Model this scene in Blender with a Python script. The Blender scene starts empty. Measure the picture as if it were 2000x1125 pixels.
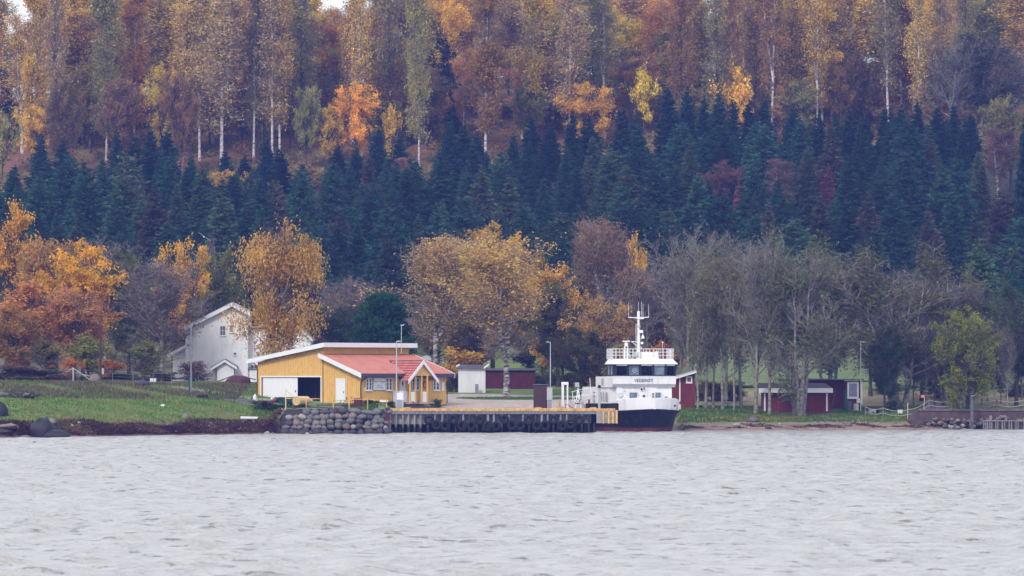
import bpy, math, random
import numpy as np
from mathutils import Vector, Matrix

# ------------------------------------------------------------------ camera, sky, sun, exposure
SC = bpy.context.scene
COL = SC.collection
CAMZ = 5.0
HORIZON = 745.0          # photo row (of 1125) on which the horizon lies
FPX = 10000.0            # focal length in photo pixels (180 mm on a 36 mm sensor, 2000 px wide)
cam_data = bpy.data.cameras.new('camera')
cam = bpy.data.objects.new('camera', cam_data)
COL.objects.link(cam)
cam.location = (0, 0, CAMZ)
cam.rotation_euler = (math.radians(90), 0, 0)
cam_data.lens = 180
cam_data.sensor_width = 36
cam_data.shift_y = (HORIZON - 562.5) / 2000
cam_data.clip_start = 1
cam_data.clip_end = 9000
cam_data.dof.use_dof = True
cam_data.dof.focus_distance = 515
cam_data.dof.aperture_fstop = 3.2
SC.camera = cam

SUN_EL, SUN_AZ = math.radians(38), math.radians(205)   # azimuth from +Y clockwise: behind and left of the camera
world = bpy.data.worlds.new('World')
SC.world = world
world.use_nodes = True
nt = world.node_tree
nt.nodes.clear()
N = nt.nodes.new
out = N('ShaderNodeOutputWorld')
sky = N('ShaderNodeTexSky'); sky.sky_type = 'NISHITA'; sky.sun_disc = False
sky.sun_elevation = SUN_EL; sky.sun_rotation = SUN_AZ
bg1 = N('ShaderNodeBackground'); bg1.inputs['Strength'].default_value = 0.10
bg2 = N('ShaderNodeBackground'); bg2.inputs['Strength'].default_value = 1.0
bg2.inputs['Color'].default_value = (0.90, 0.915, 0.985, 1)
tc = N('ShaderNodeTexCoord')
mp = N('ShaderNodeMapping'); mp.inputs['Scale'].default_value = (1.0, 1.0, 2.6)
nz = N('ShaderNodeTexNoise'); nz.inputs['Scale'].default_value = 3.0; nz.inputs['Detail'].default_value = 7
rm = N('ShaderNodeMapRange')
rm.inputs['From Min'].default_value = 0.30; rm.inputs['From Max'].default_value = 0.62
rm.inputs['To Min'].default_value = 0.30; rm.inputs['To Max'].default_value = 0.97
mx = N('ShaderNodeMixShader')
L = nt.links.new
L(tc.outputs['Generated'], mp.inputs[0]); L(mp.outputs[0], nz.inputs['Vector']); L(nz.outputs[0], rm.inputs['Value'])
L(sky.outputs[0], bg1.inputs['Color']); L(rm.outputs[0], mx.inputs[0]); L(bg1.outputs[0], mx.inputs[1]); L(bg2.outputs[0], mx.inputs[2])
L(mx.outputs[0], out.inputs['Surface'])

sun_d = bpy.data.lights.new('sun', 'SUN')
sun_d.energy = 1.5; sun_d.angle = math.radians(12); sun_d.color = (1.0, 0.94, 0.86)
sun = bpy.data.objects.new('sun', sun_d); COL.objects.link(sun)
sd = Vector((math.sin(SUN_AZ) * math.cos(SUN_EL), math.cos(SUN_AZ) * math.cos(SUN_EL), math.sin(SUN_EL)))
sun.rotation_euler = sd.to_track_quat('Z', 'Y').to_euler()
sun.location = (0, 400, 150)

SC.view_settings.view_transform = 'Standard'
SC.view_settings.look = 'None'
SC.view_settings.gamma = 1
SC.view_settings.exposure = 0.86
SC.view_settings.use_curve_mapping = False
SC.render.engine = 'CYCLES'
SC.cycles.max_bounces = 5
SC.cycles.diffuse_bounces = 2
SC.cycles.glossy_bounces = 2
SC.cycles.transmission_bounces = 2
SC.cycles.transparent_max_bounces = 6
SC.cycles.volume_bounces = 0
SC.cycles.use_adaptive_sampling = True
SC.cycles.use_denoising = True
SC.cycles.caustics_reflective = False
SC.cycles.caustics_refractive = False

def PX(px, Y): return (px - 1000.0) * Y / FPX
def PZ(py, Y): return CAMZ + (HORIZON - py) * Y / FPX
def P(px, py, Y): return Vector((PX(px, Y), Y, PZ(py, Y)))

# ------------------------------------------------------------------ helpers
def tag(o, label=None, cat=None, group=None, kind=None):
    if label: o['label'] = label
    if cat: o['category'] = cat
    if group: o['group'] = group
    if kind: o['kind'] = kind
    return o

def empty(name, loc, rz=0.0, label=None, cat=None, group=None):
    o = bpy.data.objects.new(name, None)
    o.empty_display_size = 0.5
    o.location = loc; o.rotation_euler = (0, 0, rz)
    COL.objects.link(o)
    return tag(o, label, cat, group)

def np_mesh(name, V, F, k=3, smooth=False, midx=None, mats=(), colors=None):
    """V (n,3) float, F (m,k) int -> mesh datablock"""
    me = bpy.data.meshes.new(name)
    V = np.asarray(V, dtype=np.float32); F = np.asarray(F, dtype=np.int32)
    me.vertices.add(len(V)); me.vertices.foreach_set('co', V.ravel())
    m = len(F)
    me.loops.add(m * k); me.loops.foreach_set('vertex_index', F.ravel())
    me.polygons.add(m); me.polygons.foreach_set('loop_start', np.arange(0, m * k, k, dtype=np.int32))
    for mt in mats: me.materials.append(mt)
    if midx is not None: me.polygons.foreach_set('material_index', np.asarray(midx, dtype=np.int32))
    me.polygons.foreach_set('use_smooth', np.full(m, smooth, dtype=bool))
    if colors is not None:
        a = me.color_attributes.new('Col', 'FLOAT_COLOR', 'POINT')
        c = np.ones((len(V), 4), dtype=np.float32); c[:, :3] = colors
        a.data.foreach_set('color', c.ravel())
    me.update(calc_edges=True)
    return me

def mobj(name, me, parent=None, loc=None):
    o = bpy.data.objects.new(name, me)
    if parent is not None: o.parent = parent
    if loc is not None: o.location = loc
    COL.objects.link(o)
    return o

class MB:
    def __init__(s): s.v = []; s.f = []
    def add(s, vs, fs):
        n = len(s.v); s.v += [tuple(v) for v in vs]; s.f += [tuple(i + n for i in f) for f in fs]; return s
    def box(s, c, d, rz=0.0, M=None):
        x, y, z = d[0] / 2, d[1] / 2, d[2] / 2
        vs = [Vector((sx * x, sy * y, sz * z)) for sz in (-1, 1) for sy in (-1, 1) for sx in (-1, 1)]
        R = Matrix.Rotation(rz, 3, 'Z') if M is None else M
        vs = [R @ v + Vector(c) for v in vs]
        return s.add(vs, [(0, 2, 3, 1), (4, 5, 7, 6), (0, 1, 5, 4), (2, 6, 7, 3), (0, 4, 6, 2), (1, 3, 7, 5)])
    def b(s, x0, x1, y0, y1, z0, z1):
        return s.box(((x0 + x1) / 2, (y0 + y1) / 2, (z0 + z1) / 2), (abs(x1 - x0), abs(y1 - y0), abs(z1 - z0)))
    def tube(s, p, q, r, r2=None, n=8, caps=True):
        p = Vector(p); q = Vector(q); r2 = r if r2 is None else r2
        d = (q - p).normalized(); a = d.orthogonal().normalized(); b = d.cross(a)
        vs = []
        for c, rr in ((p, r), (q, r2)):
            for i in range(n):
                t = 2 * math.pi * i / n
                vs.append(c + a * math.cos(t) * rr + b * math.sin(t) * rr)
        fs = [(i, (i + 1) % n, n + (i + 1) % n, n + i) for i in range(n)]
        if caps: fs += [tuple(range(n - 1, -1, -1)), tuple(range(n, 2 * n))]
        return s.add(vs, fs)
    def path(s, pts, r, n=6):
        for i in range(len(pts) - 1): s.tube(pts[i], pts[i + 1], r, n=n)
        return s
    def beam(s, p, q, w, h, up=(0, 0, 1)):
        p = Vector(p); q = Vector(q); d = (q - p); l = d.length; d.normalize()
        sx = d.cross(Vector(up)).normalized(); u = sx.cross(d).normalized()
        M = Matrix((sx, d, u)).transposed()
        return s.box((p + q) / 2, (w, l, h), M=M)
    def prism(s, poly, vec):
        n = len(poly); vec = Vector(vec)
        vs = [Vector(p) for p in poly] + [Vector(p) + vec for p in poly]
        return s.add(vs, [tuple(range(n - 1, -1, -1)), tuple(range(n, 2 * n))] + [(i, (i + 1) % n, n + (i + 1) % n, n + i) for i in range(n)])
    def torus(s, c, R, r, axis, n=20, m=8):
        axis = Vector(axis).normalized(); a = axis.orthogonal().normalized(); b = axis.cross(a); vs = []
        for i in range(n):
            t = 2 * math.pi * i / n; rad = a * math.cos(t) + b * math.sin(t)
            for j in range(m):
                u = 2 * math.pi * j / m
                vs.append(Vector(c) + rad * (R + r * math.cos(u)) + axis * r * math.sin(u))
        return s.add(vs, [(i * m + j, ((i + 1) % n) * m + j, ((i + 1) % n) * m + (j + 1) % m, i * m + (j + 1) % m) for i in range(n) for j in range(m)])
    def rock(s, c, d, rng, n1=7, n2=5, jit=0.16):
        vs = [Vector((0, 0, -1))]; 
        for i in range(1, n2):
            ph = math.pi * i / n2 - math.pi / 2
            for j in range(n1):
                t = 2 * math.pi * (j + 0.5 * (i % 2)) / n1
                k = 1 + rng.uniform(-jit, jit)
                vs.append(Vector((math.cos(t) * math.cos(ph), math.sin(t) * math.cos(ph), math.sin(ph))) * k)
        vs.append(Vector((0, 0, 1)))
        rz = Matrix.Rotation(rng.uniform(0, 6.28), 3, 'Z'); ti = Matrix.Rotation(rng.uniform(-.25, .25), 3, 'Y')
        vs = [Vector(c) + ti @ Vector(((rz @ v).x * d[0] / 2, (rz @ v).y * d[1] / 2, (rz @ v).z * d[2] / 2)) for v in vs]
        fs = []
        for j in range(n1): fs.append((0, 1 + (j + 1) % n1, 1 + j))
        for i in range(n2 - 2):
            for j in range(n1):
                a = 1 + i * n1 + j; b = 1 + i * n1 + (j + 1) % n1
                fs.append((a, b, b + n1, a + n1))
        l = len(vs) - 1; base = 1 + (n2 - 2) * n1
        for j in range(n1): fs.append((base + j, base + (j + 1) % n1, l))
        return s.add(vs, fs)
    def mesh(s, name, mat=None, smooth=False):
        me = bpy.data.meshes.new(name); me.from_pydata([tuple(v) for v in s.v], [], s.f)
        if mat is not None: me.materials.append(mat)
        if smooth:
            me.polygons.foreach_set('use_smooth', [True] * len(me.polygons))
        me.update(); return me
    def build(s, name, mat, parent=None, smooth=False, **kw):
        o = mobj(name, s.mesh(name, mat, smooth), parent)
        return tag(o, **kw) if kw else o

# ------------------------------------------------------------------ materials
MATS = {}
def mat(name, col, rough=0.75, var=0.12, scale=3.0, bump=0.0, bscale=None, metal=0.0, spec=0.3, stretch=(1, 1, 1), col2=None, coords='Object', thr=(0.35, 0.65), sub=None):
    if name in MATS: return MATS[name]
    m = bpy.data.materials.new(name); m.use_nodes = True
    t = m.node_tree; p = t.nodes['Principled BSDF']
    p.inputs['Roughness'].default_value = rough; p.inputs['Metallic'].default_value = metal
    p.inputs['Specular IOR Level'].default_value = spec
    c = t.nodes.new('ShaderNodeTexCoord'); mp_ = t.nodes.new('ShaderNodeMapping'); mp_.inputs['Scale'].default_value = stretch
    n = t.nodes.new('ShaderNodeTexNoise'); n.inputs['Scale'].default_value = scale; n.inputs['Detail'].default_value = 6; n.inputs['Roughness'].default_value = 0.6
    t.links.new(c.outputs[coords], mp_.inputs[0]); t.links.new(mp_.outputs[0], n.inputs['Vector'])
    r = t.nodes.new('ShaderNodeMapRange'); r.inputs['From Min'].default_value = thr[0]; r.inputs['From Max'].default_value = thr[1]
    t.links.new(n.outputs[0], r.inputs['Value'])
    mixn = t.nodes.new('ShaderNodeMix'); mixn.data_type = 'RGBA'
    if col2 is None:
        a = [max(0, x * (1 - var)) for x in col]; b = [min(1, x * (1 + var)) for x in col]
    else: a, b = col, col2
    mixn.inputs['A'].default_value = (*a, 1); mixn.inputs['B'].default_value = (*b, 1)
    t.links.new(r.outputs[0], mixn.inputs['Factor']); t.links.new(mixn.outputs['Result'], p.inputs['Base Color'])
    if bump:
        bn = t.nodes.new('ShaderNodeBump'); bn.inputs['Strength'].default_value = bump; bn.inputs['Distance'].default_value = 0.05
        n2 = t.nodes.new('ShaderNodeTexNoise'); n2.inputs['Scale'].default_value = bscale or scale * 4; n2.inputs['Detail'].default_value = 4
        t.links.new(mp_.outputs[0], n2.inputs['Vector']); t.links.new(n2.outputs[0], bn.inputs['Height']); t.links.new(bn.outputs[0], p.inputs['Normal'])
    MATS[name] = m
    return m

def leaf_mat(name, trans=0.42, var=0.45, nscale=0.55):
    """foliage: colour = Object Color, varied clump by clump and leaf by leaf"""
    m = bpy.data.materials.new(name); m.use_nodes = True; t = m.node_tree; t.nodes.clear()
    N_ = t.nodes.new; Lk = t.links.new
    o = N_('ShaderNodeOutputMaterial'); oi = N_('ShaderNodeObjectInfo'); at = N_('ShaderNodeAttribute'); at.attribute_name = 'Col'
    mul = N_('ShaderNodeMix'); mul.data_type = 'RGBA'; mul.blend_type = 'MULTIPLY'; mul.inputs['Factor'].default_value = 1
    Lk(oi.outputs['Color'], mul.inputs['A']); Lk(at.outputs['Color'], mul.inputs['B'])
    hs = N_('ShaderNodeHueSaturation'); Lk(mul.outputs['Result'], hs.inputs['Color'])
    mr = N_('ShaderNodeMapRange'); mr.inputs['To Min'].default_value = 0.82; mr.inputs['To Max'].default_value = 1.18
    Lk(oi.outputs['Random'], mr.inputs['Value']); Lk(mr.outputs[0], hs.inputs['Value'])
    d = N_('ShaderNodeBsdfDiffuse'); Lk(hs.outputs[0], d.inputs['Color'])
    tr = N_('ShaderNodeBsdfTranslucent'); Lk(hs.outputs[0], tr.inputs['Color'])
    ms = N_('ShaderNodeMixShader'); ms.inputs[0].default_value = trans
    Lk(d.outputs[0], ms.inputs[1]); Lk(tr.outputs[0], ms.inputs[2]); Lk(ms.outputs[0], o.inputs['Surface'])
    return m
LEAF = leaf_mat('leaves')

def vcol_mat(name, rough=0.9, bump=0.5, bscale=2.0, nvar=0.35, nscale=1.2):
    m = bpy.data.materials.new(name); m.use_nodes = True; t = m.node_tree; p = t.nodes['Principled BSDF']
    p.inputs['Roughness'].default_value = rough; p.inputs['Specular IOR Level'].default_value = 0.15
    at = t.nodes.new('ShaderNodeAttribute'); at.attribute_name = 'Col'
    g = t.nodes.new('ShaderNodeNewGeometry')
    n = t.nodes.new('ShaderNodeTexNoise'); n.inputs['Scale'].default_value = nscale; n.inputs['Detail'].default_value = 8; n.inputs['Roughness'].default_value = 0.7
    t.links.new(g.outputs['Position'], n.inputs['Vector'])
    r = t.nodes.new('ShaderNodeMapRange'); r.inputs['From Min'].default_value = 0.3; r.inputs['From Max'].default_value = 0.7
    r.inputs['To Min'].default_value = 1 - nvar; r.inputs['To Max'].default_value = 1 + nvar
    t.links.new(n.outputs[0], r.inputs['Value'])
    mu = t.nodes.new('ShaderNodeVectorMath'); mu.operation = 'SCALE'
    t.links.new(at.outputs['Color'], mu.inputs[0]); t.links.new(r.outputs[0], mu.inputs['Scale']); t.links.new(mu.outputs[0], p.inputs['Base Color'])
    bn = t.nodes.new('ShaderNodeBump'); bn.inputs['Strength'].default_value = bump; bn.inputs['Distance'].default_value = 0.15
    n2 = t.nodes.new('ShaderNodeTexNoise'); n2.inputs['Scale'].default_value = bscale; n2.inputs['Detail'].default_value = 6
    t.links.new(g.outputs['Position'], n2.inputs['Vector']); t.links.new(n2.outputs[0], bn.inputs['Height']); t.links.new(bn.outputs[0], p.inputs['Normal'])
    return m

WHITE = mat('white_paint', (0.68, 0.68, 0.69), 0.6, scale=1.2, stretch=(2, 2, .5), col2=(.66, .65, .63), thr=(.5, .8))
YELLOW = mat('yellow_boards', (0.66, 0.41, 0.125), 0.78, scale=1.3, stretch=(2.2, 2.2, .35), col2=(.56, .34, .11), thr=(.45, .75))
REDROOF = mat('red_roof_sheet', (0.50, 0.20, 0.15), 0.75, scale=1.1, stretch=(1.5, .5, 1), col2=(.38, .15, .115), thr=(.42, .75))
REDTILE = mat('red_roof_tile', (0.40, 0.14, 0.11), 0.7, 0.2, 2.0)
DARK = mat('dark_interior', (0.02, 0.015, 0.03), 0.9, 0.3)
FALURED = mat('barn_red', (0.13, 0.02, 0.027), 0.85, 0.18, 1.0, stretch=(2, 2, .4))
GREYROOF = mat('grey_felt_roof', (0.12, 0.12, 0.15), 0.9, 0.2, 1.5)
LTROOF = mat('light_sheet_roof', (0.36, 0.37, 0.40), 0.7, 0.12, 1.0)
PANE = mat('window_glass', (0.05, 0.06, 0.08), 0.08, 0.2, spec=0.6)
PIPE = mat('brown_pipe', (0.06, 0.02, 0.02), 0.5)
STEEL = mat('galvanised_steel', (0.42, 0.46, 0.48), 0.45, 0.1, metal=0.3)
BLACK = mat('black_rubber', (0.010, 0.010, 0.013), 0.8, 0.25, 4)
ORANGEY = mat('safety_yellow', (0.52, 0.31, 0.10), 0.75, 0.38, 2.2)
CONC = mat('concrete', (0.30, 0.29, 0.28), 0.9, 0.2, 1.5, bump=0.2)
WOODG = mat('grey_timber', (0.17, 0.16, 0.17), 0.9, 0.35, 2.0, stretch=(3, 3, .5))
WOODD = mat('dark_wet_timber', (0.035, 0.028, 0.035), 0.8, 0.4, 2.0)
BROWN = mat('brown_boards', (0.06, 0.03, 0.035), 0.85, 0.2, stretch=(3, 3, .4))
CAB = mat('cabinet_grey', (0.36, 0.36, 0.36), 0.6, 0.06)
CREAM = mat('cream_plastic', (0.62, 0.47, 0.22), 0.5, 0.08)
ROPE = mat('rope_pale', (0.5, 0.48, 0.42), 0.9)
DROPE = mat('rope_dark', (0.14, 0.13, 0.13), 0.9)

# ------------------------------------------------------------------ terrain
_sx = np.array([-400, -60, -45, -23.0, -22.3, -12.3, -11.8, 0, 7.0, 8.5, 16.0, 17.5, 36, 53, 62, 400.0])
_sy = np.array([430, 447, 454, 485.5, 488, 488, 499, 499, 499, 531, 531, 516, 523, 532, 536, 545.0])
def shore(x): return np.interp(x, _sx, _sy)
_tx = np.array([-60, -45, -23.4, -22.4, -12.3, -11.8, 8, 17, 30, 45, 60.0])
_td = np.array([-60, -4, 0, 1.4, 4, 9, 16, 26, 42, 60.0])
_tz = np.array([
    # d  -60   -4    0    1.4  4    9    16   26   42   60
    [-4, -1.0, .1, .60, 1.5, 2.2, 2.9, 3.7, 4.8, 5.2],
    [-4, -1.0, .1, .60, 1.5, 2.1, 2.8, 3.6, 4.75, 5.1],
    [-4, -1.0, .1, .55, 1.2, 1.9, 2.6, 3.2, 4.3, 4.9],
    [-4, -1.0, -.4, 1.9, 2.3, 2.5, 2.8, 3.3, 4.1, 4.7],
    [-4, -1.5, -.5, 2.1, 2.3, 2.5, 2.93, 3.1, 3.6, 4.4],
    [-4, -2.5, -1., 2.05, 2.2, 2.40, 2.8, 3.15, 3.75, 4.3],
    [-4, -2.5, -1., 2.05, 2.15, 2.3, 2.7, 3.1, 3.5, 4.0],
    [-4, -1.0, .0, .25, .55, 1.3, 1.9, 2.3, 2.6, 3.1],
    [-4, -1.0, .0, .25, .60, 1.35, 1.80, 2.1, 2.5, 3.2],
    [-4, -1.0, .0, .25, .60, 1.38, 1.85, 2.15, 2.6, 3.3],
    [-4, -1.0, .0, .25, .60, 1.38, 1.85, 2.15, 2.6, 3.3]])
_hy = np.array([600, 640, 670, 710, 750, 790, 830, 880, 930, 1000, 1500.0])
_hz = np.array([6.0, 9.0, 12.5, 19, 27, 34.5, 45, 55.5, 60, 61, 40.0])
def vnoise(x, y, s, seed=0):
    x = np.asarray(x, float) / s + seed * 17.3; y = np.asarray(y, float) / s + seed * 7.1
    return (np.sin(x * 1.7 + 1.3 * np.sin(y * 1.1 + seed)) + np.sin(y * 2.3 + 1.7 * np.sin(x * 0.9)) + 0.6 * np.sin(3.7 * x + 2.9 * y) + 0.4 * np.sin(5.3 * y - 4.1 * x + 2)) / 3.0
def ground(x, y):
    x = np.atleast_1d(np.asarray(x, float)); y = np.atleast_1d(np.asarray(y, float))
    d = y - shore(x)
    xi = np.clip(np.interp(x, _tx, np.arange(len(_tx))), 0, len(_tx) - 1.0001)
    di = np.clip(np.interp(d, _td, np.arange(len(_td))), 0, len(_td) - 1.0001)
    i = xi.astype(int); j = di.astype(int); a = xi - i; b = di - j
    zn = (_tz[i, j] * (1 - a) * (1 - b) + _tz[i + 1, j] * a * (1 - b) + _tz[i, j + 1] * (1 - a) * b + _tz[i + 1, j + 1] * a * b)
    zh = np.interp(y, _hy, _hz) + np.clip(x, -200, 200) / 90.0 * 4 * np.clip((y - 700) / 100, 0, 1)
    w = np.clip((y - 560) / 60, 0, 1); w = w * w * (3 - 2 * w)
    z = zn * (1 - w) + zh * w
    rough = np.where(d < 4, 0.05, 0.07) + 0.5 * np.clip((y - 620) / 100, 0, 1)
    return z + rough * vnoise(x, y, 2.5, 1) * (d > -3) * np.where((x > -14) & (x < 9) & (y < 560), 0.25, 1)
def gz(x, y): return float(ground(x, y)[0])
def G(px, Y, dz=0.0):
    x = PX(px, Y); return Vector((x, Y, gz(x, Y) + dz))

def ground_color(x, y):
    """natural colour of the soil cover by zone (grass, gravel, beach, leaf litter)"""
    d = y - shore(x); n = x.shape
    c = np.zeros(n + (3,))
    def blend(col, w): 
        w = np.clip(w, 0, 1)[..., None]; c[:] = c * (1 - w) + np.array(col) * w
    n1 = vnoise(x, y, 3.0, 2); n2 = vnoise(x, y, 1.1, 3); n3 = vnoise(x, y, 8, 5)
    c[:] = (0.10, 0.17, 0.035)
    blend((0.15, 0.18, 0.045), (n1 > 0.1) * 0.5 + n2 * 0.3)
    blend((0.16, 0.125, 0.07), np.clip(n3 + n2 * .5 - 0.1, 0, 1) * 0.7)
    # rough weeds near the top of the left bank
    blend((0.13, 0.11, 0.075), (x < -18) * np.clip((d - 30 + 5 * n1) / 8, 0, 1) * 0.8)
    # shore strip: wrack / soil
    blend((0.11, 0.065, 0.06), (x < -14) * np.clip((3.3 + 2.2 * n1 + n2 - d) / 1.5, 0, 1))
    blend((0.20, 0.15, 0.09), (x < -14) * np.clip((6.5 - d) / 2, 0, 1) * np.clip((d - 4.0) / 1, 0, 1) * .7)
    # right beach
    blend((0.23, 0.165, 0.13), (x > 12) * np.clip((6.0 + 1.2 * n1 - d) / 1.5, 0, 1))
    blend((0.10, 0.06, 0.06), (x > 12) * np.clip((4.5 - d) / 1.0, 0, 1) * np.clip((n2 + n1) * 1.2, 0, 1) * .8)
    blend((0.19, 0.16, 0.05), (x > 12) * np.clip(1 - np.abs(d - 8.0) / 2.4, 0, 1) * (0.65 + n1 * 0.4))
    # gravel yard
    yx0 = np.interp(y, [490, 500, 520, 545], [-14, -12, -12, -9]); 
    gw = np.clip((x - yx0) / 1.0, 0, 1) * np.clip((17 - x) / 2.0, 0, 1) * (y < 541 + 1.5 * n1) * (d > -6)
    blend((0.36, 0.31, 0.27), gw); blend((0.26, 0.23, 0.22), gw * np.clip(n1, 0, 1) * 0.5)
    isl = np.clip(1.2 - ((x - 1.2) / 6.8) ** 2 - ((y - 529) / 4.0) ** 2, 0, 1) * 3
    blend((0.09, 0.16, 0.035), isl)
    isl = np.clip(1.2 - ((x - 12) / 4.0) ** 2 - ((y - 532) / 3.0) ** 2, 0, 1) * 3
    blend((0.30, 0.27, 0.22), np.clip(isl, 0, 1))
    # pale track on the left and behind the yard
    ty = 517 - (x + 45) * 0.12; blend((0.34, 0.30, 0.26), (x > -34) * (x < -18) * np.clip(1.5 - np.abs(y - 511 + 0.25 * (x + 34)), 0, 1))
    # yellow building yard grass in front of wall
    # field behind, right
    blend((0.24, 0.20, 0.11), (x > 10) * np.clip((y - 556 + 2 * n1) / 4, 0, 1) * np.clip((585 - y) / 8, 0, 1))
    blend((0.12, 0.16, 0.065), (x > 10) * np.clip((y - 585 + 3 * n1) / 6, 0, 1) * np.clip((650 - y) / 8, 0, 1))
    # wood floor
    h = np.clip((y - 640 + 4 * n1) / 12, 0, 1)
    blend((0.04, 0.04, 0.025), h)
    h2 = np.clip((y - 800) / 15, 0, 1)
    blend((0.19, 0.10, 0.055), h2); blend((0.16, 0.145, 0.05), h2 * np.clip(n3 * 1.2, 0, 1)); blend((0.10, 0.055, 0.05), h2 * np.clip(n1 - .2, 0, 1))
    return np.clip(c, 0.01, 1)

GROUNDM = vcol_mat('ground_cover')
def tensor_grid(xs, ys):
    X, Y = np.meshgrid(xs, ys); nx, ny = len(xs), len(ys)
    idx = np.arange(nx * ny).reshape(ny, nx)
    F = np.stack([idx[:-1, :-1], idx[:-1, 1:], idx[1:, 1:], idx[1:, :-1]], -1).reshape(-1, 4)
    return X.ravel(), Y.ravel(), F
def zone(x, y):
    d = y - shore(x)
    z = np.zeros(x.shape, int)                                   # 0 meadow
    z[(d < 5.5)] = 1                                             # shore
    yx0 = np.interp(y, [490, 500, 520, 545], [-14, -12, -12, -9])
    isl = ((x - 1.2) / 7.4) ** 2 + ((y - 529) / 4.3) ** 2 < 1
    z[(x > yx0) & (x < 16.5) & (y < 541) & (~isl) & (d > 0)] = 2  # gravel yard
    z[(y >= 640)] = 3                                            # hillside
    return z
xs = np.concatenate([np.linspace(-1400, -130, 22), np.linspace(-125, -64, 21), np.arange(-62, 62.1, 0.5), np.linspace(64, 125, 21), np.linspace(130, 1400, 22)])
ys = np.concatenate([np.arange(440, 562, 0.5), np.arange(562, 660, 2.0), np.arange(660, 960, 4.0), np.linspace(960, 1900, 20)])
gx, gy, gF = tensor_grid(xs, ys)
gzv = ground(gx, gy); gc = ground_color(gx, gy)
fc = zone(gx[gF].mean(1), gy[gF].mean(1))
for k, nm in enumerate(['grass_ground', 'shore_ground', 'gravel_yard', 'hillside']):
    sel = gF[fc == k]; used, inv = np.unique(sel, return_inverse=True)
    V = np.stack([gx, gy, gzv], -1)[used]
    me = np_mesh(nm, V, inv.reshape(-1, 4), 4, True, mats=[GROUNDM], colors=gc[used])
    tag(mobj(nm, me), kind='structure')

# ------------------------------------------------------------------ water
WATER = bpy.data.materials.new('choppy_sea_water'); WATER.use_nodes = True
t = WATER.node_tree; p = t.nodes['Principled BSDF']
p.inputs['Base Color'].default_value = (0.43, 0.42, 0.385, 1); p.inputs['Roughness'].default_value = 0.2
p.inputs['IOR'].default_value = 1.6
g = t.nodes.new('ShaderNodeNewGeometry')
def wnoise(scale, stretch, detail=4, rough=0.55):
    mp_ = t.nodes.new('ShaderNodeMapping'); mp_.inputs['Scale'].default_value = stretch
    n = t.nodes.new('ShaderNodeTexNoise'); n.inputs['Scale'].default_value = scale; n.inputs['Detail'].default_value = detail; n.inputs['Roughness'].default_value = rough
    t.links.new(g.outputs['Position'], mp_.inputs[0]); t.links.new(mp_.outputs[0], n.inputs['Vector']); return n
n1 = wnoise(1.5, (1.0, 1.3, 1)); n2 = wnoise(4.0, (1.0, 1.4, 1), 5, 0.65)
n3 = wnoise(0.85, (1.0, 1.7, 1), 7, 0.68)
mr3 = t.nodes.new('ShaderNodeMapRange'); mr3.interpolation_type = 'SMOOTHSTEP'; mr3.inputs['From Min'].default_value = 0.585; mr3.inputs['From Max'].default_value = 0.72
b3 = t.nodes.new('ShaderNodeBump'); b3.inputs['Distance'].default_value = 0.7; b3.inputs['Strength'].default_value = 1.0
t.links.new(n3.outputs[0], mr3.inputs['Value']); t.links.new(mr3.outputs[0], b3.inputs['Height'])
b1 = t.nodes.new('ShaderNodeBump'); b1.inputs['Distance'].default_value = 0.30; b1.inputs['Strength'].default_value = 1.0
b2 = t.nodes.new('ShaderNodeBump'); b2.inputs['Distance'].default_value = 0.22; b2.inputs['Strength'].default_value = 1.0
t.links.new(n1.outputs[0], b1.inputs['Height']); t.links.new(n2.outputs[0], b2.inputs['Height']); t.links.new(b3.outputs[0], b1.inputs['Normal']); t.links.new(b1.outputs[0], b2.inputs['Normal']); t.links.new(b2.outputs[0], p.inputs['Normal'])
xs = np.concatenate([np.linspace(-1500, -140, 12), np.linspace(-130, -64, 12), np.arange(-62, 62.1, 0.4), np.linspace(64, 130, 12), np.linspace(140, 1500, 12)])
ys = np.concatenate([np.linspace(-900, -20, 10), np.linspace(0, 90, 20), np.arange(92, 330, 0.42), np.arange(330, 545, 0.7), [560, 600]])
wx, wy, wF = tensor_grid(xs, ys)
rw = np.random.RandomState(5); wz = np.zeros_like(wx)
for i in range(46):
    lam = 1.0 * (4.2 / 1.0) ** rw.rand(); th = rw.normal(-1.25, 0.75); k_ = 2 * np.pi / lam
    ph = k_ * (wx * math.cos(th) + wy * math.sin(th)) + rw.rand() * 6.28
    a = 0.0075 * lam ** 0.8
    wz += a * (np.sin(ph) + 0.30 * np.sin(2 * ph + 1.57))
gust = 0.9 + 0.35 * vnoise(wx, wy, 22, 4)
wz *= gust * np.clip((shore(wx) - wy + 30) / 60, 0.35, 1) * np.clip((130 - np.abs(wx)) / 40, 0, 1)
tag(mobj('sea', np_mesh('sea', np.stack([wx, wy, wz], -1), wF, 4, True, mats=[WATER])), kind='structure')
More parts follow.
